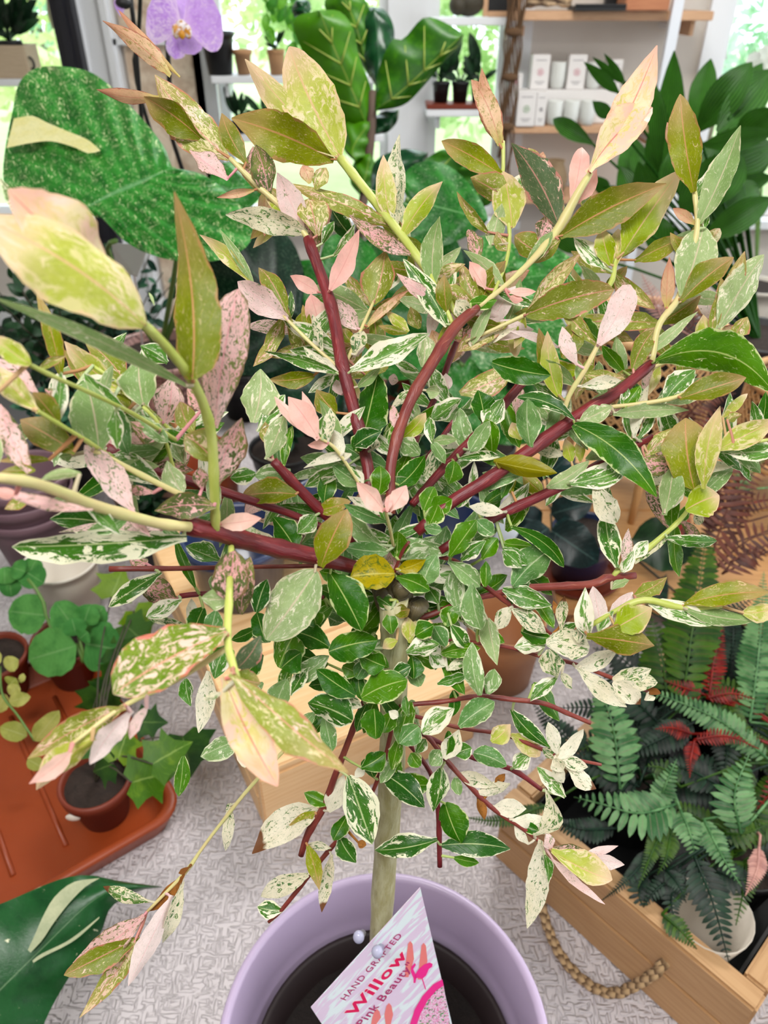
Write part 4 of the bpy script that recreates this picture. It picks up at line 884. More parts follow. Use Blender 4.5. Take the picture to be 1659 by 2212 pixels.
   (1175,465,780,530,140,'V',{'d':.372}),(1205,500,1655,525,150,'V',{'d':.37}),(1280,580,1445,615,65,'D',{'d':.374}),(890,70,1140,110,140,'D',{'d':.355}),(1305,40,1550,115,90,'W',{'d':.355}),(1415,165,1650,100,80,'W',{'d':.356}),(1525,255,1760,265,110,'W',{'d':.358}),(1555,115,1615,35,55,'B',{'d':.356}),(1435,190,1480,335,60,'B',{'d':.357}),
   (760,60,700,-60,110,'D',{'d':.345}),(1290,60,1320,180,70,'s',{'d':.355}),(930,60,860,-60,110,'D',{'d':.345}),(700,0,640,60,60,'W',{'d':.346})],
 (1106,1659): [(140,435,215,120,120,'W',{'d':.356,'bow':.28}),(345,190,165,-5,95,'G',{'d':.352}),(0,335,245,330,90,'W',{'d':.358}),(55,360,175,405,70,'D',{'d':.362}),(185,465,100,1030,140,'W',{'d':.356}),(245,525,220,415,75,'p',{'d':.352}),(255,535,660,730,170,'Y',{'d':.35}),(265,520,500,560,90,'P',{'d':.352}),
   (255,585,605,885,55,'p',{'d':.354}),(480,555,685,505,50,'p',{'d':.358}),(540,580,720,625,80,'p',{'d':.358}),(110,495,15,375,60,'W',{'d':.36}),(270,-10,340,105,80,'W',{'d':.346}),(350,-10,525,120,110,'w',{'d':.346}),(210,560,235,750,60,'G',{'d':.355})],
}

def catm(pts, n=5): return smooth_path(pts, n)
POT = Vector((0.0, 0.232, 0))
T = 0.76
RIM = 0.965
tree = thing('potted_willow', (POT.x, POT.y, T), 'pink, white and green variegated dwarf willow standing in the round lavender pot', 'potted plant')

# pot and soil
k = NT('pot_lavender_glaze'); ov = k.obj()
n = k.noise(ov, 6, 3)
M_LAV = k.principled(k.mix(n, lin(178, 160, 190), lin(190, 172, 202)), 0.38, k.noise(ov, 160, 2), 0.06, 0.001, coat=0.15)
mb = MB()
h = RIM - T
prof = [(0.0, 0.006), (0.078, 0.006), (0.082, 0.0), (0.088, 0.0), (0.094, 0.006), (0.122, h - 0.012), (0.124, h - 0.004), (0.1225, h), (0.1185, h), (0.116, h - 0.004), (0.112, h - 0.05), (0.104, h - 0.13), (0.0, h - 0.13)]
mb.lathe(prof, (POT.x, POT.y, T), 72)
pot = mb.build('pot', M_LAV, tree)
k = NT('soil_dark'); ov = k.obj()
n = k.noise(ov, 90, 4, 0.7); p2 = k.noise(ov, 60, 2)
M_SOIL = k.principled(k.mix(k.step(p2, 0.66, 0.72, 0, 0.8), k.mix(n, lin(8, 5, 5), lin(34, 24, 20)), lin(120, 100, 86)), 0.95, n, 1.0, 0.006)
mb = MB(); mb.disc((POT.x, POT.y, RIM - 0.098), 0.105, 40, 0.0015)
mb.build('soil', M_SOIL, tree)
# dark nursery pot rim inside the lavender pot
mb = MB(); mb.lathe([(0.094, -0.105), (0.101, -0.066), (0.1055, -0.064), (0.1065, -0.069), (0.103, -0.105)], (POT.x, POT.y, RIM), 64)
mb.build('nursery_pot', plain('plastic_dark_brown', lin(34, 22, 22), 0.6), tree)
# trunk
mb = MB()
TP = [PY(822, 2290, .226), PY(822, 2150, .228), PY(824, 1990, .23), PY(834, 1830, .231), PY(846, 1660, .231), PY(850, 1500, .231), PY(851, 1380, .231), PY(850, 1290, .231)]
TP[0].z = RIM - 0.105
TP = smooth_path(TP, 26)
mb.tube(TP, [lerp(.0078, .0060, i / 25) * (1 + 0.05 * math.sin(i * 2.3)) for i in range(26)], 14)
trunk = mb.build('trunk', M_TRUNK, tree)
mb = MB()
g = PT(850, 1285, .312)
mb.ellipsoid(g, (.0085, .0085, .012), 14, 9)
for a in range(5):
    q = g + Vector((math.cos(a * 1.3) * .006, math.sin(a * 1.3) * .006, -.008 + .004 * a)); mb.ellipsoid(q, (.0042, .0042, .005), 8, 6)
q = PT(900, 1325, .31); mb.tube([g, q, q + Vector((.001, -.001, .006))], [.004, .0042, .0042], 10)
mb.build('graft_knot', barkmat('bark_knot', lin(70, 60, 42), lin(98, 88, 58), lin(44, 34, 26), 1.0), tree)

# shoots
shoots = []
for mk, pts in SH:
    p3 = [Vector((*PT(u, v, d), dia * .46 / F_PX * d)) for u, v, d, dia in pts]
    n = max(8, int(4 * len(pts)))
    sp = smooth_path(p3, n)
    P = [Vector(q[:3]) for q in sp]; R = [max(.0006, q[3]) for q in sp]
    for i in range(2, n - 1, 5): R[i] *= 1.14          # nodes
    mb = MB(); mb.tube(P, R, 10)
    o = mb.build('branch', STEMM[mk], tree)
    px = []
    for q in P:
        w = q - CAM; fd = w.y * CP - w.z * SP; dn = -w.y * SP - w.z * CP
        px.append((829.5 + w.x / fd * F_PX, 1106 + dn / fd * F_PX, fd))
    shoots.append((o, P, px))

def nearest(u, v, d=None):
    best = None
    for o, P, px in shoots:
        for i, (a, b, c) in enumerate(px):
            m = math.hypot(a - u, b - v) + (0 if d is None else abs(c - d) * 2500)
            if best is None or m < best[0]: best = (m, o, P[i], c)
    return best

leaves = []
rng = random.Random(11)
for (ox, oy), rowsL in TL.items():
    for row in rowsL:
        x0, y0, x1, y1, w, kd = row[:6]; ex = row[6] if len(row) > 6 else {}
        u0, v0, u1, v1, w = ox + x0 / 3, oy + y0 / 3, ox + x1 / 3, oy + y1 / 3, w / 3
        leaves.append((u0, v0, u1, v1, w, kd, ex))
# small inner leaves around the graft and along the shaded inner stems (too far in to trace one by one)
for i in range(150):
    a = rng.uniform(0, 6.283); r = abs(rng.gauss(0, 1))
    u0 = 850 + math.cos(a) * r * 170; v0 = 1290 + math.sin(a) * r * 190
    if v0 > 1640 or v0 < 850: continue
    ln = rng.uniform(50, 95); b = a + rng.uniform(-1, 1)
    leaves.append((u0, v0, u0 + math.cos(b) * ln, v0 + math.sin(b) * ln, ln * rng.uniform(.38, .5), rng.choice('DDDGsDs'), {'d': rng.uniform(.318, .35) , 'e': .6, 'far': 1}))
for i in range(430):
    sh = rng.choice(shoots[:12] + shoots[25:55]); j = rng.randrange(len(sh[2])); pu, pv, pd = sh[2][j]
    ln = rng.uniform(65, 140); b = rng.uniform(0, 6.283)
    if not (-60 < pu < 1720 and 400 < pv < 1180): continue
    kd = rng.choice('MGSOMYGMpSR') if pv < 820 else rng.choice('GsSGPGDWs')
    leaves.append((pu, pv, pu + math.cos(b) * ln, pv + math.sin(b) * ln * .9, ln * rng.uniform(.22, .36), kd, {'d': pd + rng.uniform(.004, .045), 'far': 1}))
order = sorted(range(len(leaves)), key=lambda i: -(math.hypot(leaves[i][0] - leaves[i][2], leaves[i][1] - leaves[i][3]) * leaves[i][4] * (0.3 if 'far' in leaves[i][6] else 1)))
single = set(order[:300])
stuff = {}
for i, (u0, v0, u1, v1, w, kd, ex) in enumerate(leaves):
    rnd = rng.random()
    d = ex.get('d'); nb = nearest(u0, v0, d)
    if d is None: d = nb[3]
    ln_px = math.hypot(u1 - u0, v1 - v0)
    dd = ex.get('dd', rng.uniform(-.25, .3) * ln_px / F_PX * d)
    roll = rng.uniform(-.5, .5); W = w / F_PX * d / math.cos(roll) * 1.06
    P0, P1 = PT(u0, v0, d), PT(u1, v1, max(.12, d + dd))
    args = dict(rnd=rnd, m=ex.get('m', rng.uniform(.42, .55)), e=ex.get('e', rng.uniform(.72, 1.0) if kd not in 'Ds' else rng.uniform(.6, .8)), bend=rng.uniform(-.12, .22), fold=rng.uniform(.1, .55) * rng.choice((1, 1, -1)),
                wave=rng.uniform(.04, .14), crk=rng.uniform(.01, .045), curl=rng.uniform(-.5, .7), roll=roll, bow=ex.get('bow', rng.uniform(-.06, .06)), petiole=nb[2] if (nb[2] - P0).length < .014 else None, tw=rng.uniform(-.5, .5))
    if i in single:
        big = ln_px > 170
        mb = MB(); leaf_geo(mb, P0, P1, W, nl=18 if big else 12, nw=6 if big else 4, **args)
        mb.build('leaf', LM[kd], nb[1])
    else:
        mb = stuff.setdefault(kd, MB()); leaf_geo(mb, P0, P1, W, nl=7, nw=4, **args)
# the remaining small leaves: one part, uncounted
allb = MB(); mats = []; fm = []
for kd, mb in stuff.items():
    nf = len(mb.f); allb.add(mb.v, mb.f, mb.lco, mb.suv); fm += [len(mats)] * nf; mats.append(LM[kd])
so = allb.build('small_leaves', None, tree)
for mt in mats: so.data.materials.append(mt)
so.data.polygons.foreach_set('material_index', fm)
so['kind'] = 'stuff'
# ================================================================ plant tag in the lavender pot
k = NT('tag_card_print'); v = k.attr('lco'); x, y, z = k.sep(v)
n = k.noise(k.mapv(v, (.35, 2.2, 1), (0, 0, 0.5)), 1.0, 3, 0.5, 0.8)
base = k.mix(k.step(n, .46, .56), lin(226, 206, 232), lin(228, 240, 246))
M_CARD = k.principled(base, 0.32, transl=0.0)
A3, B3 = PT(672, 2177, .452), PT(908, 1918, .430)            # left corner, top corner
C3 = PT(1005, 2350, .535)                                     # lower right corner
ex = (B3 - A3).normalized(); ez = ex.cross(C3 - B3).normalized(); ey = ez.cross(ex)
if ez.dot(CAM - A3) < 0: ez = -ez
Lx = (B3 - A3).length
cx_, cy_ = (C3 - B3).dot(ex), (C3 - B3).dot(ey)
sy_ = 1 if cy_ > 0 else -1
def tp(x, y, z=0.0): return A3 + ex * x + ey * (y * sy_) + ez * z      # y runs down the card
H = abs(cy_)
dxs = cx_ / H
tagE = thing('plant_tag', tuple(tp(Lx / 2 + dxs * H, H)), 'pale pink and white plant tag with pink lettering reading Willow, stuck in the lavender pot', 'plant tag')
outl = [(0, 0), (Lx, 0), (Lx + dxs * H * .99, H), (Lx * .62 + dxs * H, H * 1.18), (Lx * .40 + dxs * H, H * 1.18), (dxs * H * .55, H * .72)]
mb = MB()
for zz, rev in ((0, False), (-.0007, True)):
    vs_ = [tp(a, b, zz) for a, b in outl]
    mb.add(vs_, [tuple(range(6)) if not rev else tuple(reversed(range(6)))], [(a * 100, b * 100, 0) for a, b in outl])
nb_ = len(outl); mb.add([tp(a, b, 0) for a, b in outl] + [tp(a, b, -.0007) for a, b in outl], [(i, (i + 1) % nb_, nb_ + (i + 1) % nb_, nb_ + i) for i in range(nb_)])
mb.build('card', M_CARD, tagE, smooth=False)
mb = MB(); q0 = tp(Lx * .5 + dxs * H, H * 1.15); q1 = Vector((q0.x * .6 + POT.x * .4, q0.y * .8 + POT.y * .2, RIM - .10))
mb.tube([q0, q1], [.003, .002], 6); mb.build('stake', plain('plastic_white_stake', lin(230, 230, 232), .4), tagE)
M_INK = plain('ink_crimson', lin(226, 24, 92), .4, .03); M_INK2 = plain('ink_dark_rose', lin(178, 48, 110), .4, .03); M_HALO = plain('ink_white', lin(246, 240, 246), .4, .02)
M_HOT = plain('ink_hot_pink', lin(244, 44, 146), .4, .03); M_COR = plain('ink_coral', lin(238, 130, 128), .4, .08)
def letters(txt, x, y, size, mat, rot=0.0, shear=0.15, ys=1.0, z=.0004, off=0.0, name='lettering', sp=1.0):
    cu = bpy.data.curves.new(name, 'FONT'); cu.body = txt; cu.size = 1.0; cu.shear = shear; cu.offset = off; cu.space_character = sp; cu.resolution_u = 3
    ob = bpy.data.objects.new('tmp', cu); COL.objects.link(ob)
    dg = bpy.context.evaluated_depsgraph_get(); me = bpy.data.meshes.new_from_object(ob.evaluated_get(dg))
    V = []
    ca, sa = math.cos(rot), math.sin(rot)
    for w in me.vertices:
        a, b = w.co.x * size, w.co.y * size * ys
        V.append(tp(x + a * ca - b * sa, y - (a * sa + b * ca), z))
    Fq = [tuple(p.vertices) for p in me.polygons]
    bpy.data.objects.remove(ob); bpy.data.meshes.remove(me)
    m2 = MB(); m2.add(V, Fq); return m2.build(name, mat, tagE, smooth=False)
def uv2(u, v):
    """card coordinates of a point of the card seen at (u, v)"""
    r = ray(u, v); t = (A3 - CAM).dot(ez) / r.dot(ez); p = CAM + r * t - A3
    return p.dot(ex), p.dot(ey) * sy_
def along(u0, v0, u1, v1):
    a, b = uv2(u0, v0), uv2(u1, v1); return a, math.hypot(b[0] - a[0], b[1] - a[1]), math.atan2(-(b[1] - a[1]), b[0] - a[0])
def fit(txt, p0, p1, ratio, mat, **kw):
    a, L, r = along(*p0, *p1)
    cu = bpy.data.curves.new('m', 'FONT'); cu.body = txt; cu.space_character = kw.get('sp', 1.0); ob = bpy.data.objects.new('m', cu); COL.objects.link(ob); bpy.context.view_layer.update(); wd = max(ob.dimensions.x, .01); bpy.data.objects.remove(ob)
    return letters(txt, a[0], a[1], L / wd, mat, r, **kw)
fit('HAND GRAFTED', (745, 2161), (868, 2021), 1, M_INK2, sp=1.12, off=.004, ys=.9)
fit('Willow', (764, 2194), (880, 2062), 1, M_HALO, off=.05, z=.0003, sp=1.08, ys=.66)
fit('Willow', (764, 2194), (880, 2062), 1, M_INK, off=.025, z=.0006, sp=1.08, ys=.66)
fit('"Pink Beauty"', (774, 2226), (894, 2084), 1, M_INK2, off=.012, sp=1.1, ys=.85)
def flat(pts, mat, name, z=.0004):
    m2 = MB(); P = [tp(*uv2(u, v), z) for u, v in pts]; m2.add(P, [tuple(range(len(P)))]); return m2.build(name, mat, tagE, smooth=False)
# brush-stroke willow twigs
for (a, b, c, d, w) in [(886, 2032, 878, 2110, 8), (915, 2036, 906, 2115, 8), (814, 2178, 805, 2216, 9), (840, 2166, 838, 2216, 9)]:
    flat([(a - w * .6, b + 6), (a, b), (a + w * .6, b + 6), (a + w, (b + d) / 2), (c + w * .5, d), (c - w * .5, d), (a - w * 1.1, (b + d) / 2)], M_COR, 'painted_twig', .00025)
# pink flamingo emblem
flat([(934, 2081), (928, 2078), (916, 2082), (904, 2092), (897, 2103), (895, 2113), (903, 2111), (912, 2113), (920, 2106), (926, 2092), (933, 2087)], M_HOT, 'bird_emblem')
flat([(897, 2103), (892, 2092), (898, 2083), (896, 2079), (888, 2087), (887, 2098), (893, 2112), (893, 2122), (897, 2122), (899, 2112)], M_HOT, 'bird_emblem')
flat([(910, 2111), (913, 2113), (920, 2136), (918, 2136)], M_HOT, 'bird_emblem')
# arc and flower picture
arc_o = [(885, 2212), (895, 2180), (912, 2150), (935, 2125), (955, 2114)]; arc_i = [(958, 2127), (942, 2138), (923, 2160), (908, 2188), (898, 2216)]
flat(arc_o + arc_i, M_HOT, 'pink_arc', .0005)
k = NT('tag_flower_print'); v = k.attr('lco'); n = k.noise(v, 0.9 * 1000 / 100, 3, .7); n2 = k.noise(v, 4.0, 2)
M_FL = k.principled(k.mix(k.step(n2, .55, .62), k.mix(k.step(n, .42, .58), lin(232, 130, 186), lin(240, 226, 240)), k.mix(k.step(n, .45, .55), lin(40, 110, 84), lin(150, 180, 120))), .35)
flat([(958, 2128), (942, 2139), (923, 2161), (908, 2189), (896, 2225), (985, 2290)], M_FL, 'flower_picture', .00035)
# two clear plastic pegs of the tag
k = NT('clear_plastic_lilac'); M_CLR = k.principled(lin(206, 206, 232), 0.15, transl=0.3, coat=.5)
for (u, v, d) in ((775, 2024, .437), (815, 2056, .428)):
    mb = MB(); p = PT(u, v, d); mb.ellipsoid(p, (.0034, .0034, .0046)); mb.tube([p, p + Vector((.002, .006, -.008))], [.002, .0022], 8); mb.build('clip_peg', M_CLR, tagE)
# ================================================================ ferns in the crate
def fernmat(name, c1, c2, rib): return leafmat(name, c1, c2, vein=.45, rib=rib, rib_a=.6, rough=.42, transl=.12, ribw=.12)
M_F_SIL = fernmat('fern_silver_green', lin(50, 96, 54), lin(120, 160, 112), lin(150, 120, 110))
M_F_GRN = fernmat('fern_green', lin(30, 64, 18), lin(66, 98, 32), lin(104, 70, 50))
M_F_DRK = fernmat('fern_dark', lin(8, 28, 20), lin(26, 56, 38), lin(70, 60, 50))
M_F_RED = fernmat('fern_red', lin(96, 16, 14), lin(146, 40, 30), lin(120, 20, 30))
M_F_BRN = fernmat('fern_bronze', lin(66, 34, 28), lin(108, 62, 50), lin(110, 40, 36))
M_F_PNK = fernmat('fern_dusty_pink', lin(176, 130, 124), lin(206, 160, 150), lin(130, 60, 60))
M_RACH = plain('fern_rachis', lin(84, 50, 40), .5)
def frond(parent, path, plen, mat, n=20, root=None, taper=.55, pw=.30, droop=.02, gap=.95, pe=.5):
    """path: list of points (rachis), plen: longest pinna in metres"""
    ln_ = sum((Vector(path[i + 1]) - Vector(path[i])).length for i in range(len(path) - 1))
    n = max(7, min(36, int(ln_ / (plen * pw * gap)))); P = smooth_path(path, n + 2); mb = MB()
    L0 = len(P)
    mb.tube(P, [lerp(.0016, .0005, i / (L0 - 1)) for i in range(L0)], 6)
    up = Vector((0, 0, 1))
    for i in range(1, L0 - 1):
        s = i / (L0 - 1)
        tn = (P[i + 1] - P[i - 1]).normalized()
        vd = (CAM - P[i]).normalized() + up * .4
        sd = tn.cross(vd).normalized()
        ln = plen * (min(1, .45 + s * 2.2) if s < .3 else max(.12, (1 - (s - .3) / .7) ** .8)) 
        for sg in (-1, 1):
            tip = P[i] + (sd * sg * .92 + tn * .38) * ln + Vector((0, 0, -droop * ln / .04 * .3 * random.uniform(.5, 1.3)))
            leaf_geo(mb, P[i], tip, ln * pw * 1.15, random.random(), m=.4, e=pe, bend=.1, fold=.1, wave=.03, nl=5, nw=2, view=P[i] + vd)
    if root is not None:
        mb.tube(smooth_path([root, (Vector(root) + P[0]) / 2 + Vector((0, 0, .03)), P[0]], 8), .0013, 6)
    return mb.build('frond', mat, parent)
def fpts(pts): return [PZ(u, v, T + z) for u, v, z in pts]
def fern_pot(name, loc, label, r=.05, h=.085, mat=None):
    t = thing(name, tuple(loc), label, 'potted plant')
    lathe_pot('pot', loc, r * .75, r, h, .002, mat or M_BLACKP, t, .002, .012, 28); soil_in((loc[0], loc[1], loc[2] + h - .012), r - .003, t)
    return t
cz0 = .0115
q1 = cpt(.085, .15, cz0); f1 = fern_pot('potted_fern', q1, 'silvery green fern spilling over the rope-handled end of the crate', .052)
q2 = cpt(.21, .30, cz0); f2 = fern_pot('potted_fern', q2, 'dark green fern with bright red young fronds in the middle of the crate', .05)
q3 = cpt(.205, .152, cz0); f3 = fern_pot('potted_fern', q3, 'dark teal fern at the near right side of the crate beside the paper sleeve', .045)
q4 = cpt(.09, .34, cz0); f4 = fern_pot('potted_fern', q4, 'broad upright mid-green fern at the back of the crate', .05)
up = lambda q: Vector((q[0], q[1], q[2] + .08))
SC = .9
def px2m(px, v): return px / F_PX * .80
for pts, pl, m in [
  ([(1462,1737,.15),(1380,1757,.165),(1300,1737,.165),(1240,1722,.15)], 58, M_F_SIL), ([(1470,1750,.15),(1492,1805,.155),(1502,1860,.14)], 34, M_F_SIL),
  ([(1440,1770,.14),(1405,1850,.15),(1378,1918,.14)], 24, M_F_GRN), ([(1420,1830,.13),(1350,1905,.15),(1300,1945,.13)], 20, M_F_DRK),
  ([(1380,1700,.14),(1300,1660,.15),(1215,1640,.14)], 44, M_F_DRK), ([(1340,1705,.15),(1322,1560,.18),(1285,1470,.17)], 62, M_F_SIL),
  ([(1300,1680,.13),(1220,1590,.14),(1150,1520,.12)], 44, M_F_DRK), ([(1330,1790,.13),(1250,1790,.14),(1180,1770,.12)], 30, M_F_DRK), ([(1180,1740,.14),(1080,1772,.14),(1000,1765,.13)], 22, M_F_GRN),
  ([(1420,1740,.14),(1440,1690,.17),(1462,1640,.18)], 30, M_F_SIL)]:
    frond(f1, fpts(pts), px2m(pl, 0), m, root=up(q1))
for pts, pl, m in [
  ([(1659,1640,.16),(1560,1560,.185),(1450,1510,.19),(1375,1488,.18)], 40, M_F_SIL), ([(1533,1500,.18),(1543,1420,.19),(1562,1345,.19)], 36, M_F_RED), ([(1526,1508,.18),(1580,1498,.19),(1630,1510,.19)], 24, M_F_RED),
  ([(1500,1598,.18),(1570,1590,.19),(1640,1618,.19)], 22, M_F_RED), ([(1500,1600,.18),(1492,1640,.185),(1490,1680,.18)], 20, M_F_RED), ([(1495,1585,.17),(1450,1572,.18),(1415,1575,.18)], 24, M_F_RED), ([(1520,1500,.18),(1475,1485,.19),(1435,1470,.19)], 28, M_F_RED),
  ([(1600,1800,.15),(1587,1715,.18),(1618,1630,.19)], 50, M_F_SIL), ([(1560,1700,.15),(1480,1660,.17),(1400,1650,.17)], 40, M_F_DRK), ([(1600,1640,.15),(1600,1700,.16),(1640,1780,.15)], 40, M_F_GRN), ([(1560,1560,.16),(1570,1620,.16),(1560,1700,.14)], 40, M_F_DRK),
  ([(1620,1560,.18),(1640,1400,.2),(1650,1235,.2)], 52, M_F_SIL), ([(1500,1560,.16),(1420,1600,.16),(1340,1640,.15)], 42, M_F_DRK), ([(1560,1500,.17),(1600,1570,.18),(1659,1600,.17)], 32, M_F_GRN), ([(1470,1700,.16),(1432,1660,.17),(1395,1655,.17)], 34, M_F_GRN)]:
    frond(f2, fpts(pts), px2m(pl, 0), m, root=up(q2), **(dict(pw=.2, gap=1.5, pe=.8) if m is M_F_RED else dict(pw=.28)))
for pts, pl, m in [
  ([(1500,1850,.15),(1540,1950,.15),(1575,2080,.12)], 44, M_F_DRK), ([(1520,1770,.15),(1560,1850,.16),(1602,1915,.15)], 30, M_F_SIL), ([(1470,1870,.13),(1450,1950,.13),(1470,2010,.12)], 30, M_F_DRK), ([(1430,1975,.125),(1470,2010,.13),(1505,2050,.12)], 24, M_F_GRN),
  ([(1560,1800,.14),(1610,1800,.15),(1659,1780,.15)], 34, M_F_GRN), ([(1480,1880,.14),(1420,1920,.13),(1390,1960,.12)], 28, M_F_DRK), ([(1440,1880,.14),(1465,1910,.15),(1482,1950,.14)], 20, M_F_DRK), ([(1640,1830,.16),(1635,1880,.16),(1610,1935,.155)], 20, M_F_PNK), ([(1400,1890,.12),(1380,1930,.12),(1400,1980,.11)], 30, M_F_DRK),
  ([(1540,1880,.13),(1600,1900,.14),(1650,1900,.14)], 34, M_F_DRK), ([(1450,1790,.14),(1440,1850,.15),(1420,1890,.14)], 24, M_F_GRN)]:
    frond(f3, fpts(pts), px2m(pl, 0), m, root=up(q3))
for pts, pl, m in [
  ([(1475,1520,.18),(1490,1400,.20),(1510,1270,.21),(1530,1120,.21)], 78, M_F_GRN), ([(1440,1500,.17),(1430,1420,.18),(1405,1330,.18)], 62, M_F_GRN), ([(1400,1480,.15),(1340,1420,.17),(1280,1400,.16)], 50, M_F_DRK), ([(1420,1560,.15),(1350,1490,.17),(1300,1440,.16)], 50, M_F_DRK), ([(1480,1420,.17),(1570,1330,.18),(1630,1290,.18)], 50, M_F_DRK),
  ([(1400,1320,.17),(1420,1280,.18),(1440,1240,.17)], 34, M_F_DRK), ([(1380,1560,.14),(1290,1530,.15),(1200,1530,.13)], 40, M_F_DRK), ([(1390,1600,.14),(1320,1600,.15),(1250,1620,.14)], 40, M_F_GRN)]:
    frond(f4, fpts(pts), px2m(pl, 0), m, root=up(q4))
def wild_fronds(t, q, n, mats, rad, hgt, pl, seed):
    r_ = random.Random(seed); c = Vector((q[0], q[1], q[2] + .075))
    for i in range(n):
        a = 6.283 * i / n + r_.uniform(-.3, .3); R_ = rad * r_.uniform(.7, 1.1); H_ = hgt * r_.uniform(.6, 1.1); d = Vector((math.cos(a), math.sin(a), 0))
        frond(t, [c + d * .012, c + d * R_ * .35 + Vector((0, 0, H_ * .8)), c + d * R_ * .72 + Vector((0, 0, H_)), c + d * R_ + Vector((0, 0, H_ * .75))], pl * r_.uniform(.8, 1.2), r_.choice(mats), pw=.26)
wild_fronds(f1, q1, 7, [M_F_DRK, M_F_DRK, M_F_GRN], .12, .05, .024, 1); wild_fronds(f2, q2, 10, [M_F_DRK, M_F_GRN, M_F_SIL, M_F_RED], .15, .07, .026, 2)
wild_fronds(f3, q3, 7, [M_F_DRK, M_F_DRK, M_F_GRN], .10, .04, .022, 3); wild_fronds(f4, q4, 9, [M_F_DRK, M_F_GRN], .14, .07, .026, 4)
q6 = cpt(.20, .42, cz0); f6 = fern_pot('potted_fern', q6, 'small dark fern in the far corner of the crate', .045); wild_fronds(f6, q6, 12, [M_F_DRK, M_F_GRN, M_F_SIL], .12, .06, .024, 6)
# cream paper sleeve
k = NT('paper_sleeve'); v = k.obj(); n = k.noise(v, 30, 3); M_PAPER = k.principled(k.mix(k.step(k.noise(v, 160, 2), .74, .78), lin(206, 196, 182), lin(110, 84, 60)), .8, n, .4, .004)
ps = cpt(.262 - .045, .052, cz0); mb = MB(); prof = [(.018, 0), (.028, .05), (.038, .105), (.0372, .105), (.026, .05), (.016, .003)]
mb.lathe(prof, ps + Vector((.0, .0, 0)), 24); o = mb.build('paper_sleeve', M_PAPER, org=ps); tag(o, 'cream paper plant sleeve standing in the near right corner of the crate', 'paper sleeve')
o.location = ps

# red-brown fern behind the crate on the right
q5 = Vector((0.86, 1.0, T + .063)); f5 = fern_pot('potted_fern', q5, 'bronze-red fern on the wooden stand at the right edge, behind the crate', .06)
for pts, pl, m in [([(1530,1150,1.05),(1570,1020,1.05),(1625,900,1.06)], 60, M_F_BRN), ([(1500,1130,1.04),(1600,1085,1.05),(1700,1080,1.05)], 50, M_F_BRN), ([(1540,1230,1.02),(1620,1165,1.02),(1720,1140,1.02)], 60, M_F_BRN), ([(1540,1190,1.03),(1590,1060,1.05),(1680,980,1.05)], 60, M_F_BRN),
   ([(1480,900,1.15),(1530,860,1.15),(1590,850,1.15)], 40, M_F_BRN), ([(1440,880,1.15),(1470,900,1.15),(1520,930,1.15)], 40, M_F_BRN), ([(1590,1060,1.08),(1620,1010,1.1),(1659,990,1.1)], 26, M_F_SIL), ([(1430,690,1.2),(1410,640,1.2),(1385,590,1.2)], 30, M_F_PNK), ([(1480,720,1.2),(1500,690,1.2),(1470,640,1.2)], 36, M_F_BRN), ([(1560,1240,1.0),(1600,1200,1.0),(1659,1190,1.0)], 50, M_F_BRN), ([(1490,1110,1.03),(1470,1140,1.02),(1460,1180,1.01)], 20, M_F_RED), ([(1520,960,1.1),(1560,900,1.12),(1600,880,1.12)], 50, M_F_BRN)]:
    frond(f5, [PT(*p) for p in pts], pl / F_PX * 1.05, m, 16, root=q5 + Vector((0, 0, .08)), pw=.17, gap=1.5, pe=.8)

wild_fronds(f5, q5, 12, [M_F_BRN, M_F_BRN, M_F_RED], .17, .08, .026, 5)

# ================================================================ pots on and around the riser
zt = T + .1165
def plain_pot(name, loc, r0, r1, h, mat, label, cat='pot', **kw):
    o = lathe_pot(name, loc, r0, r1, h, .004, mat, None, **kw); o.data.transform(Matrix.Translation(-Vector(loc))); o.location = loc; return tag(o, label, cat)
M_TAN = plain('ceramic_tan', lin(176, 122, 80), .5, .08, 6)
M_KRAFT = plain('pot_kraft', lin(186, 140, 100), .8, .1, 20)
plain_pot('tan_pot', Vector((.172, .775, T + .001)), .046, .056, .115, M_TAN, 'plain tan ceramic pot at the right end of the pine box', rim=.001, rimh=.004)
M_PEP = leafmat('leaf_dark_ribbed', lin(10, 28, 28), lin(26, 54, 54), vein=.6, rib=lin(70, 100, 96), rib_a=.6, rough=.3, transl=.05)
M_PEP2 = leafmat('leaf_dark_oval', lin(20, 44, 24), lin(34, 62, 34), vein=.2, rib=lin(60, 90, 50), rib_a=.5, rough=.3, transl=.05)
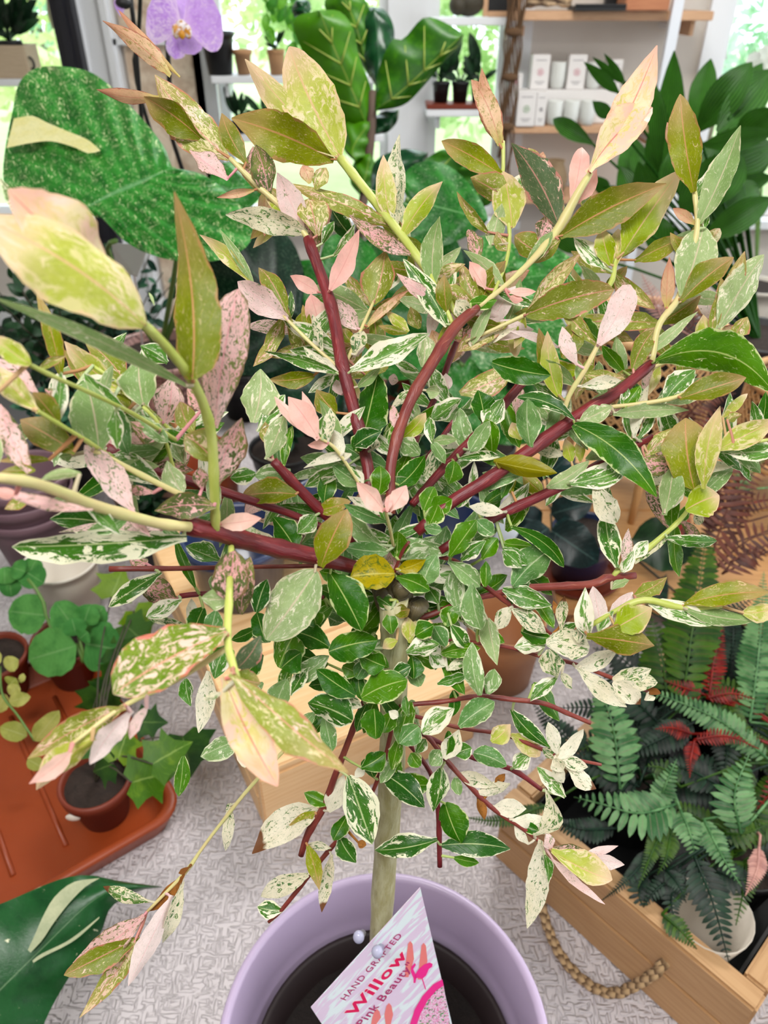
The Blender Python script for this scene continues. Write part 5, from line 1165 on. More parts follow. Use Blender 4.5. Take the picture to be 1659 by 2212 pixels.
# navy pot with dark ribbed leaves and brown saucer
SZ = T + .0625
np_ = Vector(PZ(1228, 1275, SZ)) + Vector((0.02, .035, 0))
sau = MB(); sau.lathe([(0, 0), (.052, 0), (.066, .010), (.068, .010), (.054, .003), (0, .003)], (np_.x, np_.y, SZ + .0005), 36); so_ = sau.build('saucer', M_TERRA2, org=Vector((np_.x, np_.y, SZ))); so_.location = (np_.x, np_.y, SZ); tag(so_, 'brick-red saucer under the navy pot with dark ribbed leaves', 'saucer')
pe = thing('potted_peperomia', tuple(np_), 'plant with dark blue-green ribbed leaves in a navy pot on a saucer', 'potted plant')
np_.z = SZ + .0045; pe.location = np_
lathe_pot('pot', np_, .040, .050, .09, .003, M_NAVY, pe, .001, .005); soil_in((np_.x, np_.y, np_.z + .08), .046, pe)
for u0, v0, u1, v1, w, d in [(1190,1145,1292,1215,95,1.10),(1185,1140,1110,1195,70,1.12),(1190,1110,1280,1085,60,1.15),(1170,1130,1100,1110,60,1.16),(1200,1130,1250,1175,60,1.14),(1180,1030,1240,975,60,1.22),(1170,1040,1150,990,50,1.22),(1200,1050,1270,1010,60,1.2)]:
    mb = MB(); leaf_geo(mb, PT(u0, v0, d), PT(u1, v1, d - .02), w / F_PX * d, random.random(), m=.4, e=.5, bend=.2, fold=.1, nl=10, nw=6); mb.build('leaf', M_PEP, pe)
    mb = MB(); mb.tube(smooth_path([PT(u0, v0, d), PT((u0 + 1210) / 2, v0 + 60, d + .01), np_ + Vector((0, 0, .08))], 8), .0018, 6); mb.build('stem', M_STEMD, pe)
mb = MB(); leaf_geo(mb, PT(1365, 1165, 1.16), PT(1505, 1180, 1.14), 120 / F_PX * 1.15, .4, m=.5, e=.5, bend=.1, nl=12, nw=6)
od = thing('rubber_plant', (.46, .89, SZ), 'low plant with a dark oval leaf beside the honey wooden stand', 'plant'); mb.build('leaf', M_PEP2, od)
mb = MB(); mb.tube(smooth_path([PT(1365, 1165, 1.16), PT(1345, 1180, 1.16), (.46, .89, SZ)], 8), .002, 6); mb.build('stem', M_STEMD, od)
# white saucer edge
mb = MB(); sp_ = PZ(1090, 1130, T + .01); mb.lathe([(0, 0), (.045, 0), (.058, .012), (.060, .012), (.047, .004), (0, .004)], (sp_.x, sp_.y, T + .001), 36); so_ = mb.build('saucer', plain('ceramic_white_blue', lin(206, 214, 226), .25, .03), org=Vector((sp_.x, sp_.y, T + .001))); so_.location = (sp_.x, sp_.y, T + .001); tag(so_, 'pale bluish white saucer lying on the cloth behind the willow', 'saucer')
plain_pot('navy_pot', Vector((.11, 1.00, T + .001)), .058, .072, .13, M_NAVY, 'navy glazed pot behind the willow, right of its centre')
plain_pot('navy_pot', Vector((-.21, .84, zt + .001)), .060, .072, .10, M_NAVY, 'navy glazed pot on the left end of the pine box')
plain_pot('navy_pot', Vector((-.085, .93, zt + .001)), .048, .056, .10, M_NAVY, 'small navy glazed pot on the back of the pine box')
plain_pot('tan_pot', Vector((-.47, 1.23, T + .001)), .06, .08, .16, M_TAN, 'plain tan ceramic pot at the left, behind the mauve pots')
plain_pot('terracotta_pot', Vector((-.33, 1.17, T + .001)), .05, .062, .15, M_TERRA, 'orange terracotta pot behind the left branches of the willow', rimh=.025)
plain_pot('terracotta_pot', Vector((.05, 1.36, T + .001)), .06, .075, .18, M_TERRA2, 'brick-red pot behind the centre of the willow', rimh=.025)

# ================================================================ variegated monstera
M_MON = leafmat('leaf_monstera', lin(26, 90, 34), lin(60, 134, 58), lin(216, 226, 170), .63, .03, .55, .04, rib=lin(120, 172, 120), rib_a=.7, vein=.10, rough=.33, stretch=2.6, speck=lin(190, 214, 160), spec_thr=.645, sscale=1.6, ribw=.03, transl=.12)
M_MOND = leafmat('leaf_monstera_dark', lin(8, 34, 22), lin(18, 58, 38), lin(140, 176, 140), .70, .03, 1.2, .02, rib=lin(70, 120, 90), rib_a=.6, vein=.12, rough=.3, stretch=.4, ribw=.03, transl=.08)
M_MONL = leafmat('leaf_monstera_light', lin(20, 92, 28), lin(52, 128, 50), lin(206, 226, 180), .62, .05, 1.3, .02, rib=lin(140, 196, 130), rib_a=.6, vein=.15, rough=.35, stretch=.4, ribw=.03, transl=.12, speck=lin(190, 222, 170), spec_thr=.66, sscale=3.0)
M_MCREAM = leafmat('leaf_monstera_cream', lin(232, 224, 166), lin(238, 232, 186), lin(160, 184, 110), .66, .06, 1.2, 0, vein=.05, rough=.4, transl=.15)
k = NT('glaze_crackle_pink'); v = k.obj(); vo = k.n('ShaderNodeTexVoronoi', Vector=v, Scale=60.0, _feature='DISTANCE_TO_EDGE').outputs[0]
M_CRK = k.principled(k.mix(k.step(vo, .02, .08), lin(96, 66, 64), lin(176, 136, 130)), .4, vo, .3, .002)
mp_ = Vector((-.455, 1.42, T + .001)); ms_ = Vector(mp_)
mo = thing('potted_monstera', tuple(mp_), 'monstera with huge green leaves flecked cream, in a pinkish crackle-glazed pot', 'potted plant')
lathe_pot('pot', mp_, .085, .112, .245, .006, M_CRK, mo, .004, .012); soil_in((mp_.x, mp_.y, mp_.z + .225), .104, mo)
mtop = mp_ + Vector((0, 0, .23))
dmo = lambda u, v: 1.02 + (350 - v) * .0005 + (280 - u) * .0001
mb = MB()
outline_leaf(mb, [(372,362),(300,395),(240,420),(190,446),(163,456)],
  [(372,362),(440,378),(500,425),(545,482),(535,530),(480,560),(400,566),(320,548),(262,515),(225,475),(190,466),(163,456)],
  [(372,362),(350,310),(285,232),(222,172),(170,148),(85,145),(42,178),(27,240),(10,330),(10,400),(50,432),(110,455),(163,456)], dmo, .016, 48, 10, 1.35, .02)
ml = mb.build('leaf', M_MON, mo)
def mpatch(a_, b_, parent, dfun, mat, lift=.006, n=16):
    mb = MB(); a = smooth_path([(*p, 0) for p in a_], n); b = smooth_path([(*p, 0) for p in b_], n)
    mb.grid([[PT(q.x, q.y, dfun(q.x, q.y) - lift) for q in (x, x.lerp(y, .33), x.lerp(y, .66), y)] for x, y in zip(a, b)]); return mb.build('cream_sector', mat, parent)
mpatch([(30,256),(70,250),(100,264),(150,285),(190,302),(216,324)], [(14,320),(60,310),(110,305),(160,318),(190,331),(217,326)], mo, lambda u, v: dmo(u, v) + .006, M_MCREAM, .02)
HL = [(0, 0), (-.22, -.13), (-.46, .02), (-.52, .32), (-.40, .62), (-.16, .9), (0, 1)]
def heart(parent, u, v, ang, size, d, mat, tilt=0.0, stem_to=None, name='leaf'):
    ca, sa = math.cos(ang), math.sin(ang)
    f = lambda x, y: (u + (y * ca - x * sa) * size, v + (y * sa + x * ca) * size)
    df = lambda a, b: d + tilt * ((a - u) * ca + (b - v) * sa) / 1000
    mb = MB(); outline_leaf(mb, [f(0, 0), f(0, .3), f(0, .6), f(0, 1)], [f(*p) for p in HL], [f(-x, y) for x, y in HL], df, .008, 18, 5, 1.1, .012)
    o = mb.build(name, mat, parent)
    if stem_to is not None:
        a = PT(u, v, d); mb = MB(); mb.tube(smooth_path([a, (a + stem_to) / 2 + Vector((0, 0, .05)), stem_to], 10), .0035, 7); mb.build('stem', M_STEMG, parent)
    return o
heart(mo, 500, 545, .75, 210, 1.18, M_MOND, .1, mtop); heart(mo, 480, 680, .3, 220, 1.2, M_MOND, .1, mtop); heart(mo, 470, 410, -.1, 110, 1.1, M_MONL, .1, mtop)
mb = MB(); mb.tube(smooth_path([PT(372, 362, 1.02), PT(385, 480, 1.08), PT(382, 560, 1.2), mtop], 14), .0045, 8); mb.build('stem', M_STEMG, mo)
mb = MB(); mb.tube(smooth_path([PT(250, 520, 1.0), PT(240, 560, 1.15), mtop], 10), .0035, 8); mb.build('stem', M_STEMG, mo)
# white card in the monstera pot
mb = MB(); P = [PT(*p) for p in ((240,525,1.2),(322,530,1.18),(296,599,1.2),(252,580,1.22))]; mb.add(P + [p + Vector((0, .001, 0)) for p in P], [(0, 1, 2, 3), (7, 6, 5, 4), (0, 4, 5, 1), (1, 5, 6, 2), (2, 6, 7, 3), (3, 7, 4, 0)])
mb.tube([PT(290, 590, 1.2), mtop + Vector((-.02, -.04, 0))], .002, 6)
o = mb.build('plant_label', plain('card_white', lin(226, 220, 226), .5, .03), org=PT(290, 590, 1.2), smooth=False); tag(o, 'blank white plant label stuck in the monstera pot', 'plant label'); o.location = PT(290, 590, 1.2)
# second monstera behind the willow
m2p = Vector((.0, 1.58, T + .001)); m2 = thing('potted_monstera', tuple(m2p), 'monstera with light flecked green leaves behind the middle of the willow', 'potted plant')
lathe_pot('pot', m2p, .08, .11, .2, .006, M_BLACKP, m2, .004, .012); soil_in((m2p.x, m2p.y, m2p.z + .185), .1, m2); m2t = m2p + Vector((0, 0, .19))
for u, v, a, s, d, m in [(880,430,.25,180,1.15,M_MONL),(690,560,.9,200,1.2,M_MONL),(860,520,1.2,230,1.22,M_MONL),(800,690,.3,220,1.25,M_MONL),(1060,700,.4,200,1.25,M_MONL),(940,620,.2,180,1.28,M_MOND),(1010,560,.9,190,1.3,M_MON),(1000,790,1.3,160,1.3,M_MONL),(610,760,.9,190,1.3,M_MOND),(1120,600,-.1,140,1.3,M_MONL),(700,830,1.2,160,1.35,M_MOND),(900,860,.9,150,1.4,M_MOND),(1060,860,.6,150,1.35,M_MONL)]:
    heart(m2, u, v, a, s, d, m, .1, m2t)
# bush of dark small leaves at the left
M_DRK = leafmat('leaf_small_dark', lin(12, 34, 18), lin(34, 66, 38), vein=.2, rough=.45, transl=.08)
M_TEAL = leafmat('leaf_small_teal', lin(22, 56, 44), lin(58, 98, 74), vein=.2, rough=.5, transl=.08)
def bush(name, loc, r, h, n, mat, label, sz, pot=(.05, .07, .1, None), spread=1.0):
    t = thing(name, tuple(loc), label, 'potted plant'); loc = Vector(loc)
    lathe_pot('pot', loc, pot[0], pot[1], pot[2], .003, pot[3] or M_BLACKP, t, .002, .01, 28); soil_in((loc.x, loc.y, loc.z + pot[2] - .01), pot[1] - .004, t)
    c = loc + Vector((0, 0, pot[2])); mb = MB(); ms = MB()
    for j in range(max(6, n // 14)):
        a = random.uniform(0, 6.283); b = random.uniform(.1, 1.0); tip = c + Vector((math.cos(a) * r * b, math.sin(a) * r * b * spread, h * random.uniform(.5, 1)))
        P = smooth_path([c, c.lerp(tip, .5) + Vector((0, 0, h * .12)), tip], 9); ms.tube(P, .0014, 5)
        for q in range(14):
            p = P[random.randrange(2, 9)]; dr = Vector((random.gauss(0, 1), random.gauss(0, 1), random.gauss(.3, .7))).normalized(); l = sz * random.uniform(.7, 1.3)
            leaf_geo(mb, p, p + dr * l, l * .5, random.random(), e=.6, nl=5, nw=2, bend=.2, view=p + Vector((random.gauss(0, .5), -1, 1.2)))
    o = mb.build('foliage', mat, t); o['kind'] = 'stuff'; ms.build('stems', M_STEMD, t); return t
bush('dark_leafy_plant', (-.66, 1.46, T + .001), .17, .30, 380, M_DRK, 'dark small-leaved bushy plant at the left edge behind the near willow leaves', .035)
bush('dark_leafy_plant', (-.62, 1.66, T + .001), .2, .24, 240, M_TEAL, 'blue-green small-leaved plant left of the monstera pot', .03)
bush('dark_leafy_plant', (-.63, 1.28, T + .001), .10, .14, 160, M_TEAL, 'low blue-green small-leaved plant in front of the monstera pot', .026)

bush('dark_leafy_plant', (.02, 1.17, T + .001), .12, .13, 200, M_DRK, 'low dark plant in a black pot behind the centre of the willow', .03, (.05, .07, .12, None))
bush('dark_leafy_plant', (-.19, 1.25, T + .001), .11, .15, 200, M_TEAL, 'blue-green low plant in a black pot behind the left centre of the willow', .03, (.05, .07, .12, None))
bush('dark_leafy_plant', (.19, 1.26, T + .001), .10, .16, 180, M_DRK, 'dark bushy plant in a black pot between the navy pot and the cane planter', .03, (.05, .065, .12, None))
bush('dark_leafy_plant', (-.40, 1.06, T + .001), .09, .10, 140, M_DRK, 'dark low plant beside the mauve pots', .026, (.04, .055, .09, None))
# ================================================================ orchid
M_ORCH = leafmat('petal_lilac', lin(206, 168, 236), lin(190, 146, 226), lin(232, 206, 244), .5, .2, 1.0, .15, vein=.15, rough=.5, transl=.35, base=lin(226, 196, 240))
M_STK = plain('stake_black', lin(24, 24, 26), .5)
oc = Vector((-.33, 1.62, T + .001)); od_ = thing('potted_orchid', tuple(oc), 'lilac moth orchid bloom on dark canes, rising behind the monstera', 'potted plant')
lathe_pot('pot', oc, .05, .065, .12, .004, M_BLACKP, od_, .003, .01, 28); soil_in((oc.x, oc.y, oc.z + .105), .06, od_)
otop = oc + Vector((0, 0, .1))
fc = PT(393, 58, .95)
def petal(u0, v0, u1, v1, w, d, dd, mat=M_ORCH, parent=od_, name='petal', e=.5, m=.6):
    mb = MB(); leaf_geo(mb, PT(u0, v0, d), PT(u1, v1, d + dd), w / F_PX * d, random.random(), m=m, e=e, bend=.08, fold=.02, wave=.04, nl=12, nw=8, rough_edge=.02, pw=.004); return mb.build(name, mat, parent)
petal(396,55,398,-25,70,.955,.015); petal(385,62,378,128,44,.955,.01); petal(404,66,420,118,52,.955,.01)
petal(388,55,318,20,112,.95,-.01); petal(400,55,478,35,118,.95,-.01)
k = NT('orchid_lip'); M_LIP = k.principled(k.mix(k.step(k.noise(k.obj(), 220, 2), .4, .6), lin(240, 232, 236), lin(206, 140, 40)), .4)
mb = MB(); q = PT(393, 62, .938); mb.ellipsoid(q, (.0085, .006, .010)); mb.ellipsoid(PT(380, 68, .936), (.005, .004, .008)); mb.ellipsoid(PT(406, 68, .936), (.005, .004, .008)); mb.build('lip', M_LIP, od_)
mb = MB(); mb.ellipsoid(PT(393, 75, .932), (.004, .003, .005)); mb.build('lip_tongue', plain('lip_yellow', lin(206, 140, 30), .4), od_)
mb = MB(); mb.tube(smooth_path([fc + Vector((0, .012, 0)), PT(370, 30, .99), PT(350, -30, 1.02), PT(310, -40, 1.06), PT(302, 60, 1.12), PT(318, 260, 1.25), otop], 30), .0032, 8); mb.build('flower_stem', M_STK, od_)
mb = MB(); mb.tube([PT(276, -60, 1.08), PT(290, 60, 1.12), PT(306, 260, 1.24), otop + Vector((-.01, 0, 0))], .0036, 8); mb.build('stake', M_STK, od_)
mb = MB(); mb.tube([PT(360, 60, 1.1), PT(363, 120, 1.12), PT(372, 300, 1.25), otop + Vector((.015, 0, 0))], .0038, 8); mb.build('stake', M_STK, od_)
petal(262,35,255,-5,22,1.08,0, name='bud'); mb = MB(); mb.ellipsoid(PT(267, 6, 1.08), (.012, .01, .008)); mb.build('clip', M_STK, od_)
for a in (-.6, 2.4): 
    mb = MB(); leaf_geo(mb, otop, otop + Vector((math.cos(a) * .12, -.05, .05)), .05, .3, e=.5, bend=.25, nl=10, nw=4); mb.build('leaf', M_MOND, od_)

# ================================================================ fiddle leaf fig
k = NT('leaf_fig')
M_FIG = leafmat('leaf_fiddle_fig', lin(42, 90, 10), lin(70, 120, 18), vein=.0, rib=lin(150, 168, 60), rib_a=.9, rough=.4, transl=.2, ribw=.035)
M_FIGD = leafmat('leaf_fiddle_fig_top', lin(12, 46, 28), lin(24, 66, 36), vein=.0, rib=lin(70, 120, 80), rib_a=.7, rough=.25, transl=.1, ribw=.03)
M_FIGV = plain('fig_vein', lin(150, 166, 66), .5, .05)
fg = thing('fiddle_leaf_fig', (-.05, 2.15, 0), 'fiddle leaf fig with large upright veined leaves at the top centre', 'potted plant')
lathe_pot('pot', Vector((-.05, 2.15, 0)), .13, .17, .34, .008, M_BLACKP, fg, .004, .02); soil_in((-.05, 2.15, .315), .155, fg)
M_FBARK = plain('fig_bark', lin(74, 56, 44), .8, .3, 20)
mb = MB(); mb.tube(smooth_path([(-.05, 2.15, .3), PT(775, 560, 1.95), PT(788, 420, 1.93), PT(800, 300, 1.92), PT(806, 200, 1.92)], 20), [.014] * 10 + [.012] * 10, 10); mb.build('trunk', M_FBARK, fg)
def figleaf(mid, left, right, d, mat, gu=0.0, gv=0.0, veins=True, cup=.03):
    u0, v0 = mid[0]; df = lambda u, v: d + gu * (u - u0) / 1000 + gv * (v - v0) / 1000
    mb = MB(); outline_leaf(mb, mid, left, right, df, .012, 22, 6, .9, cup); o = mb.build('leaf', mat, fg)
    if veins:
        m_ = smooth_path([(*p, 0) for p in mid], 12); l_ = smooth_path([(*p, 0) for p in left], 12); r_ = smooth_path([(*p, 0) for p in right], 12); mb = MB()
        for i in (2, 4, 6, 8):
            for e in (l_, r_):
                P = []
                for t in (0, .3, .6, .85):
                    q = m_[i].lerp(e[min(11, i + 2)], t) ; P.append(PT(q.x, q.y, df(q.x, q.y) + cup * t * t - .006))
                mb.tube(P, [.0022, .0018, .0013, .0008], 5)
        mb.build('veins', M_FIGV, fg)
    return o
figleaf([(795,278),(755,180),(718,95),(690,22)], [(795,278),(735,262),(690,200),(652,110),(634,42),(690,22)], [(795,278),(803,200),(775,120),(764,64),(735,25),(690,22)], 1.92, M_FIG, gv=.4)
figleaf([(808,240),(870,195),(935,135),(1002,74)], [(808,240),(815,160),(845,88),(872,84),(915,38),(960,48),(1002,74)], [(808,240),(870,228),(912,190),(962,130),(992,100),(1002,74)], 1.90, M_FIG, gv=.3)
figleaf([(818,200),(818,110),(808,15)], [(818,200),(790,140),(780,60),(790,20),(808,15)], [(818,200),(842,140),(852,70),(835,25),(808,15)], 1.96, M_FIGD, veins=False)
figleaf([(800,170),(770,60),(735,-30)], [(800,170),(745,80),(700,10),(735,-30)], [(800,170),(805,80),(790,0),(735,-30)], 2.0, M_FIG, gv=.3)
figleaf([(800,262),(762,320),(770,352)], [(800,262),(748,262),(742,320),(770,352)], [(800,262),(805,300),(800,340),(770,352)], 1.9, M_FIG, veins=False)
figleaf([(806,292),(832,270),(862,236)], [(806,292),(800,262),(830,240),(862,236)], [(806,292),(838,285),(858,262),(862,236)], 1.93, M_FIGD, veins=False)
figleaf([(800,330),(790,380),(775,420)], [(800,330),(770,340),(756,390),(775,420)], [(800,330),(812,360),(806,400),(775,420)], 1.9, M_FIG, veins=False)
figleaf([(640,0),(655,15),(660,40)], [(640,0),(630,20),(640,40),(660,40)], [(640,0),(665,0),(672,20),(660,40)], 1.98, M_FIGD, veins=False)
figleaf([(800,420),(860,365),(925,330)], [(800,420),(810,350),(870,322),(925,330)], [(800,420),(860,420),(915,380),(925,330)], 1.8, M_FIGD, veins=False)
figleaf([(900,410),(950,365),(992,322)], [(900,410),(905,360),(950,325),(992,322)], [(900,410),(990,420),(1030,380),(992,322)], 1.75, M_FIG, veins=False)
figleaf([(1010,450),(1040,400),(1030,350)], [(1010,450),(980,420),(985,370),(1030,350)], [(1010,450),(1060,440),(1070,390),(1030,350)], 1.7, M_FIG, veins=False)
for (a, b) in (((795,278),(803,300)), ((808,240),(804,262)), ((818,200),(806,215))):
    mb = MB(); mb.tube([PT(*a, 1.92), PT(*b, 1.93)], .006, 7); mb.build('stem', M_FIGV, fg)

# ================================================================ dark broad-leaved palm on the right
k = NT('leaf_palm'); v = k.attr('lco'); s, t, r = k.sep(k.attr('suv'))
pl_ = k.math('FRACT', k.math('MULTIPLY', t, 5.0)); pl_ = k.step(k.math('ABSOLUTE', k.math('SUBTRACT', pl_, .5)), 0, .5)
n = k.noise(v, .3, 3); c = k.mix(n, lin(12, 50, 8), lin(44, 104, 22)); c = k.mix(k.math('MULTIPLY', pl_, .35), c, lin(86, 136, 44))
M_PALM = k.principled(c, .4, pl_, .6, .004, .16, .12)
pb = Vector((.86, 1.62, T + .001)); pa = thing('potted_palm', tuple(pb), 'tall plant with dark green pleated palm-like blades at the right', 'potted plant')
lathe_pot('pot', pb, .085, .11, .2, .006, M_BLACKP, pa, .004, .012); soil_in((pb.x, pb.y, pb.z + .185), .1, pa); ptp = pb + Vector((0, 0, .18))
PALM = [(1000,1150,1050,340,160),(1180,800,1290,375,140),(1200,850,1570,385,190),(1330,860,1690,450,220),(690,600,470,405,65),(720,540,520,368,42),(730,530,598,348,38),(520,930,258,765,95),(640,760,520,655,75),(970,1100,930,545,110),(1230,940,1700,860,120),
  (1350,1100,1720,940,190),(1100,1260,1690,1150,170),(1240,1550,1700,1270,160),(960,1230,900,810,120),(760,1230,740,940,110),(880,1240,780,880,110),(620,1260,540,1140,80),(1250,1610,1510,1540,70),(1250,1150,1700,1040,190),(1120,1250,1010,840,140),(1180,1300,1400,830,160),
  (1000,1300,1100,900,150),(1100,1400,1320,1000,170),(820,1350,700,1080,130),(900,1400,820,1050,140),(1300,1400,1620,1190,160),(1150,1600,1390,1300,150),(700,1400,600,1200,120),(1400,760,1640,380,130),(1060,1700,1250,1480,140),(950,1660,960,1400,160),(1280,1350,1500,1000,180),(600,1500,480,1300,110),(1450,900,1720,700,160),(420,1640,230,1430,110)]
for (x0, y0, x1, y1, w) in PALM:
    d = random.uniform(1.5, 1.75); u0, v0, u1, v1 = 1106 + x0 / 3, y0 / 3, 1106 + x1 / 3, y1 / 3
    mb = MB(); leaf_geo(mb, PT(u0, v0, d), PT(u1, v1, d + random.uniform(-.06, .1)), w / 3 / F_PX * d * 1.15, random.random(), m=.45, e=.85, bend=random.uniform(-.05, .2), fold=.3, wave=.02, nl=14, nw=6, pw=.004, rough_edge=.02, curl=random.uniform(-.3, .1))
    a = PT(u0, v0, d); lo = len(mb.v); mb.tube(smooth_path([a, a.lerp(ptp, .5) + Vector((0, .02, .03)), ptp], 8), .003, 6, False)
    mb.build('leaf', M_PALM, pa)
# ================================================================ cane planters on the honey stand
M_CANE = wood('cane_rattan', lin(206, 162, 110), lin(186, 138, 86), lin(140, 98, 58), .55)
def cane_planter(loc, r, h, leg, label, group=None):
    t = thing('cane_planter', tuple(loc), label, 'planter', group); loc = Vector(loc); z0 = leg
    def ring(z, rr, name):
        mb = MB(); mb.tube([loc + Vector((math.cos(a) * r, math.sin(a) * r, z)) for a in [2 * math.pi * i / 40 for i in range(41)]], rr, 8, False); mb.build(name, M_CANE, t)
    ring(z0, .006, 'bottom_rim'); ring(z0 + h, .007, 'top_rim')
    mb = MB(); n = 40; m = max(5, int(h / (2 * math.pi * r / n)))
    def pt(i, z, o=0.0): a = 2 * math.pi * i / n; return loc + Vector((math.cos(a) * (r + o), math.sin(a) * (r + o), z0 + z))
    for i in range(n):
        for e in (-.12, .12): mb.tube([pt(i + e, h * j / 4) for j in range(5)], .0011, 4, False)
    for j in range(1, m):
        for e in (-.0012, .0012): mb.tube([pt(i, h * j / m + e, .0012) for i in range(n + 1)], .0011, 4, False)
    for i in range(n):
        for sg in (-1, 1): mb.tube([pt(i + .5 + sg * q, h * q / m, .0024) for q in range(m + 1)], .0018, 4, False)
    mb.build('cane_webbing', M_CANE, t)
    mb = MB(); mb.lathe([(0, .004), (r - .012, .004), (r - .008, h - .01), (r - .012, h - .01), (r - .016, .008), (0, .008)], loc + Vector((0, 0, z0)), 32); mb.build('liner', M_BLACKP, t)
    soil_in((loc.x, loc.y, loc.z + z0 + h - .03), r - .017, t)
    for a in (0.0, 1.571, 3.142, 4.712):
        mb = MB(); c = loc + Vector((math.cos(a) * (r - .012), math.sin(a) * (r - .012), 0)); mb.tube([c, c + Vector((0, 0, z0 * .5)), c + Vector((0, 0, z0 + .01))], [.006, .0075, .009], 10); mb.build('leg', M_CANE, t)
    return t
cane_planter((.44, 1.18, T + .0625), .115, .185, .145, 'woven cane planter on peg legs, left of the two on the wooden stand')
cane_planter((.74, 1.16, T + .0625), .11, .13, .10, 'lower woven cane planter at the right edge of the wooden stand')
M_CANP = M_F_DRK
# ================================================================ window shelves and the wall shelf
def shelf(name, x0, x1, z, dep, th, mat, label, y=WY):
    t = thing(name, ((x0 + x1) / 2, y - dep / 2 - .03, z - th), label, 'shelf')
    bevelbox('board', ((x0 + x1) / 2, y - .03 - dep / 2, z - th / 2), (x1 - x0, dep, th), mat, t, 0, .003)
    for sx in (x0 + .06, x1 - .06): bevelbox('bracket', (sx, y - .03 - dep * .4, z - th - .03), (.018, dep * .7, .058), mat, t, 0, .002)
    return t
def on(u, v, y): return PY(u, v, y)
ZS1 = 1.285
SY = WY - .16
shelf('window_shelf', -2.70, -1.54, 1.265, .22, .03, M_TRIM, 'white shelf across the left window under the wooden planter')
shelf('window_shelf', -.80, 0.0, 1.275, .20, .03, M_TRIM, 'white shelf across the window behind the orchid, with terracotta pots')
shelf('window_shelf', -.80, 0.0, 1.03, .20, .03, M_TRIM, 'lower white shelf across the window behind the orchid')
shelf('window_shelf', .20, .63, 1.50, .20, .03, M_TRIM, 'upper white shelf across the narrow window right of the fig')
shelf('window_shelf', .20, .63, 1.14, .22, .03, M_TRIM, 'lower white shelf across the narrow window right of the fig')
M_SHW = wood('wood_shelf', lin(206, 164, 128), lin(190, 146, 110), lin(160, 116, 84))
shelf('wall_shelf', .56, 1.44, 1.525, .26, .035, M_SHW, 'upper light wood shelf on the wall with driftwood')
shelf('wall_shelf', .52, 1.34, 1.075, .26, .03, M_SHW, 'light wood shelf on the wall with white boxes and cups')
shelf('wall_shelf', .60, 1.34, .76, .26, .03, M_SHW, 'lowest wall shelf with a woven vase')
M_POST = plain('metal_white', lin(228, 232, 240), .4, .03)
mb = MB(); mb.box((1.27, 3.90, 1.5), (.045, .03, 3.0)); mb.box((1.27, 3.90, .012), (.14, .14, .024))
for z in (1.05, 1.5): mb.box((1.27, 3.99, z - .03), (.03, .17, .02))
o = mb.build('shelf_upright', M_POST, smooth=False, org=Vector((1.27, 3.9, 0))); o.location = (1.27, 3.9, 0); tag(o, 'white metal upright in front of the wall shelves', 'upright')

# planter box and plant in the left window
M_BOXW = wood('wood_box_grey', lin(196, 176, 150), lin(180, 158, 130), lin(140, 118, 94))
bx = thing('wooden_planter', (-1.90, SY, 1.266), 'pale wooden planter box on the left window shelf', 'planter')
for dy in (-.075, .075): bevelbox('long_board', (-1.90, SY + dy, 1.266 + .065), (.54, .012, .13), M_BOXW, bx, 0, .002)
for dx in (-.264, .264): bevelbox('end_board', (-1.90 + dx, SY, 1.266 + .065), (.012, .136, .13), M_BOXW, bx, 0, .002)
bevelbox('bottom_board', (-1.90, SY, 1.274), (.51, .134, .012), M_BOXW, bx, 0, .001)
mb = MB(); mb.tube(smooth_path([(-1.626, SY - .05, 1.35), (-1.612, SY - .05, 1.335), (-1.612, SY - .05, 1.31), (-1.626, SY - .05, 1.30)], 8), .006, 6); mb.build('handle', M_STK, bx)
def small_plant(name, loc, pr, ph_, r, h, n, sz, mat, label, potmat, w=.3, group=None):
    t = thing(name, tuple(loc), label, 'potted plant', group); loc = Vector(loc)
    lathe_pot('pot', loc, pr * .8, pr, ph_, .003, potmat, t, .002, ph_ * .18, 24); soil_in((loc.x, loc.y, loc.z + ph_ - .008), pr - .003, t)
    c = loc + Vector((0, 0, ph_))
    for j in range(n):
        a = random.uniform(0, 6.283); el = random.uniform(.1, 1); b = c + Vector((math.cos(a) * r * .25, math.sin(a) * r * .15, h * .3 * el)); tip = c + Vector((math.cos(a) * r, math.sin(a) * r * .5, h * el))
        mb = MB(); leaf_geo(mb, b, tip, (tip - b).length * w, random.random(), e=.6, bend=.25, nl=7, nw=3, view=c + Vector((0, -2, .4))); mb.tube([c, b], .003, 5); mb.build('leaf', mat, t)
    return t
small_plant('potted_houseplant', (-1.72, SY, 1.281), .055, .13, .17, .26, 34, .1, M_DRK, 'bushy dark plant in the wooden planter in the left window', M_BLACKP)
small_plant('potted_houseplant', (-1.98, SY, 1.281), .05, .13, .13, .18, 22, .1, M_DRK, 'smaller dark plant at the far left of the wooden planter', M_BLACKP)
o = plain_pot('black_pot', Vector((-.765, SY, 1.276)), .055, .075, .17, M_BLACKP, 'empty black pot on the window shelf beside the orchid')
plain_pot('terracotta_pot', Vector((-.655, SY, 1.276)), .030, .040, .10, M_KRAFT, 'small plain terracotta pot on the window shelf, next to the black pot', rimh=.02)
small_plant('potted_seedling', (-.50, SY, 1.276), .040, .10, .05, .08, 10, .05, M_DRK, 'small terracotta pot with a dark seedling on the window shelf', M_KRAFT)
small_plant('potted_seedling', (-.70, SY, 1.031), .05, .05, .06, .16, 14, .05, M_DRK, 'dark upright plant at the left of the lower window shelf', M_BLACKP)
small_plant('potted_seedling', (-.57, SY, 1.031), .06, .05, .10, .13, 20, .05, M_DRK, 'dark spreading plant on the lower window shelf', M_BLACKP)
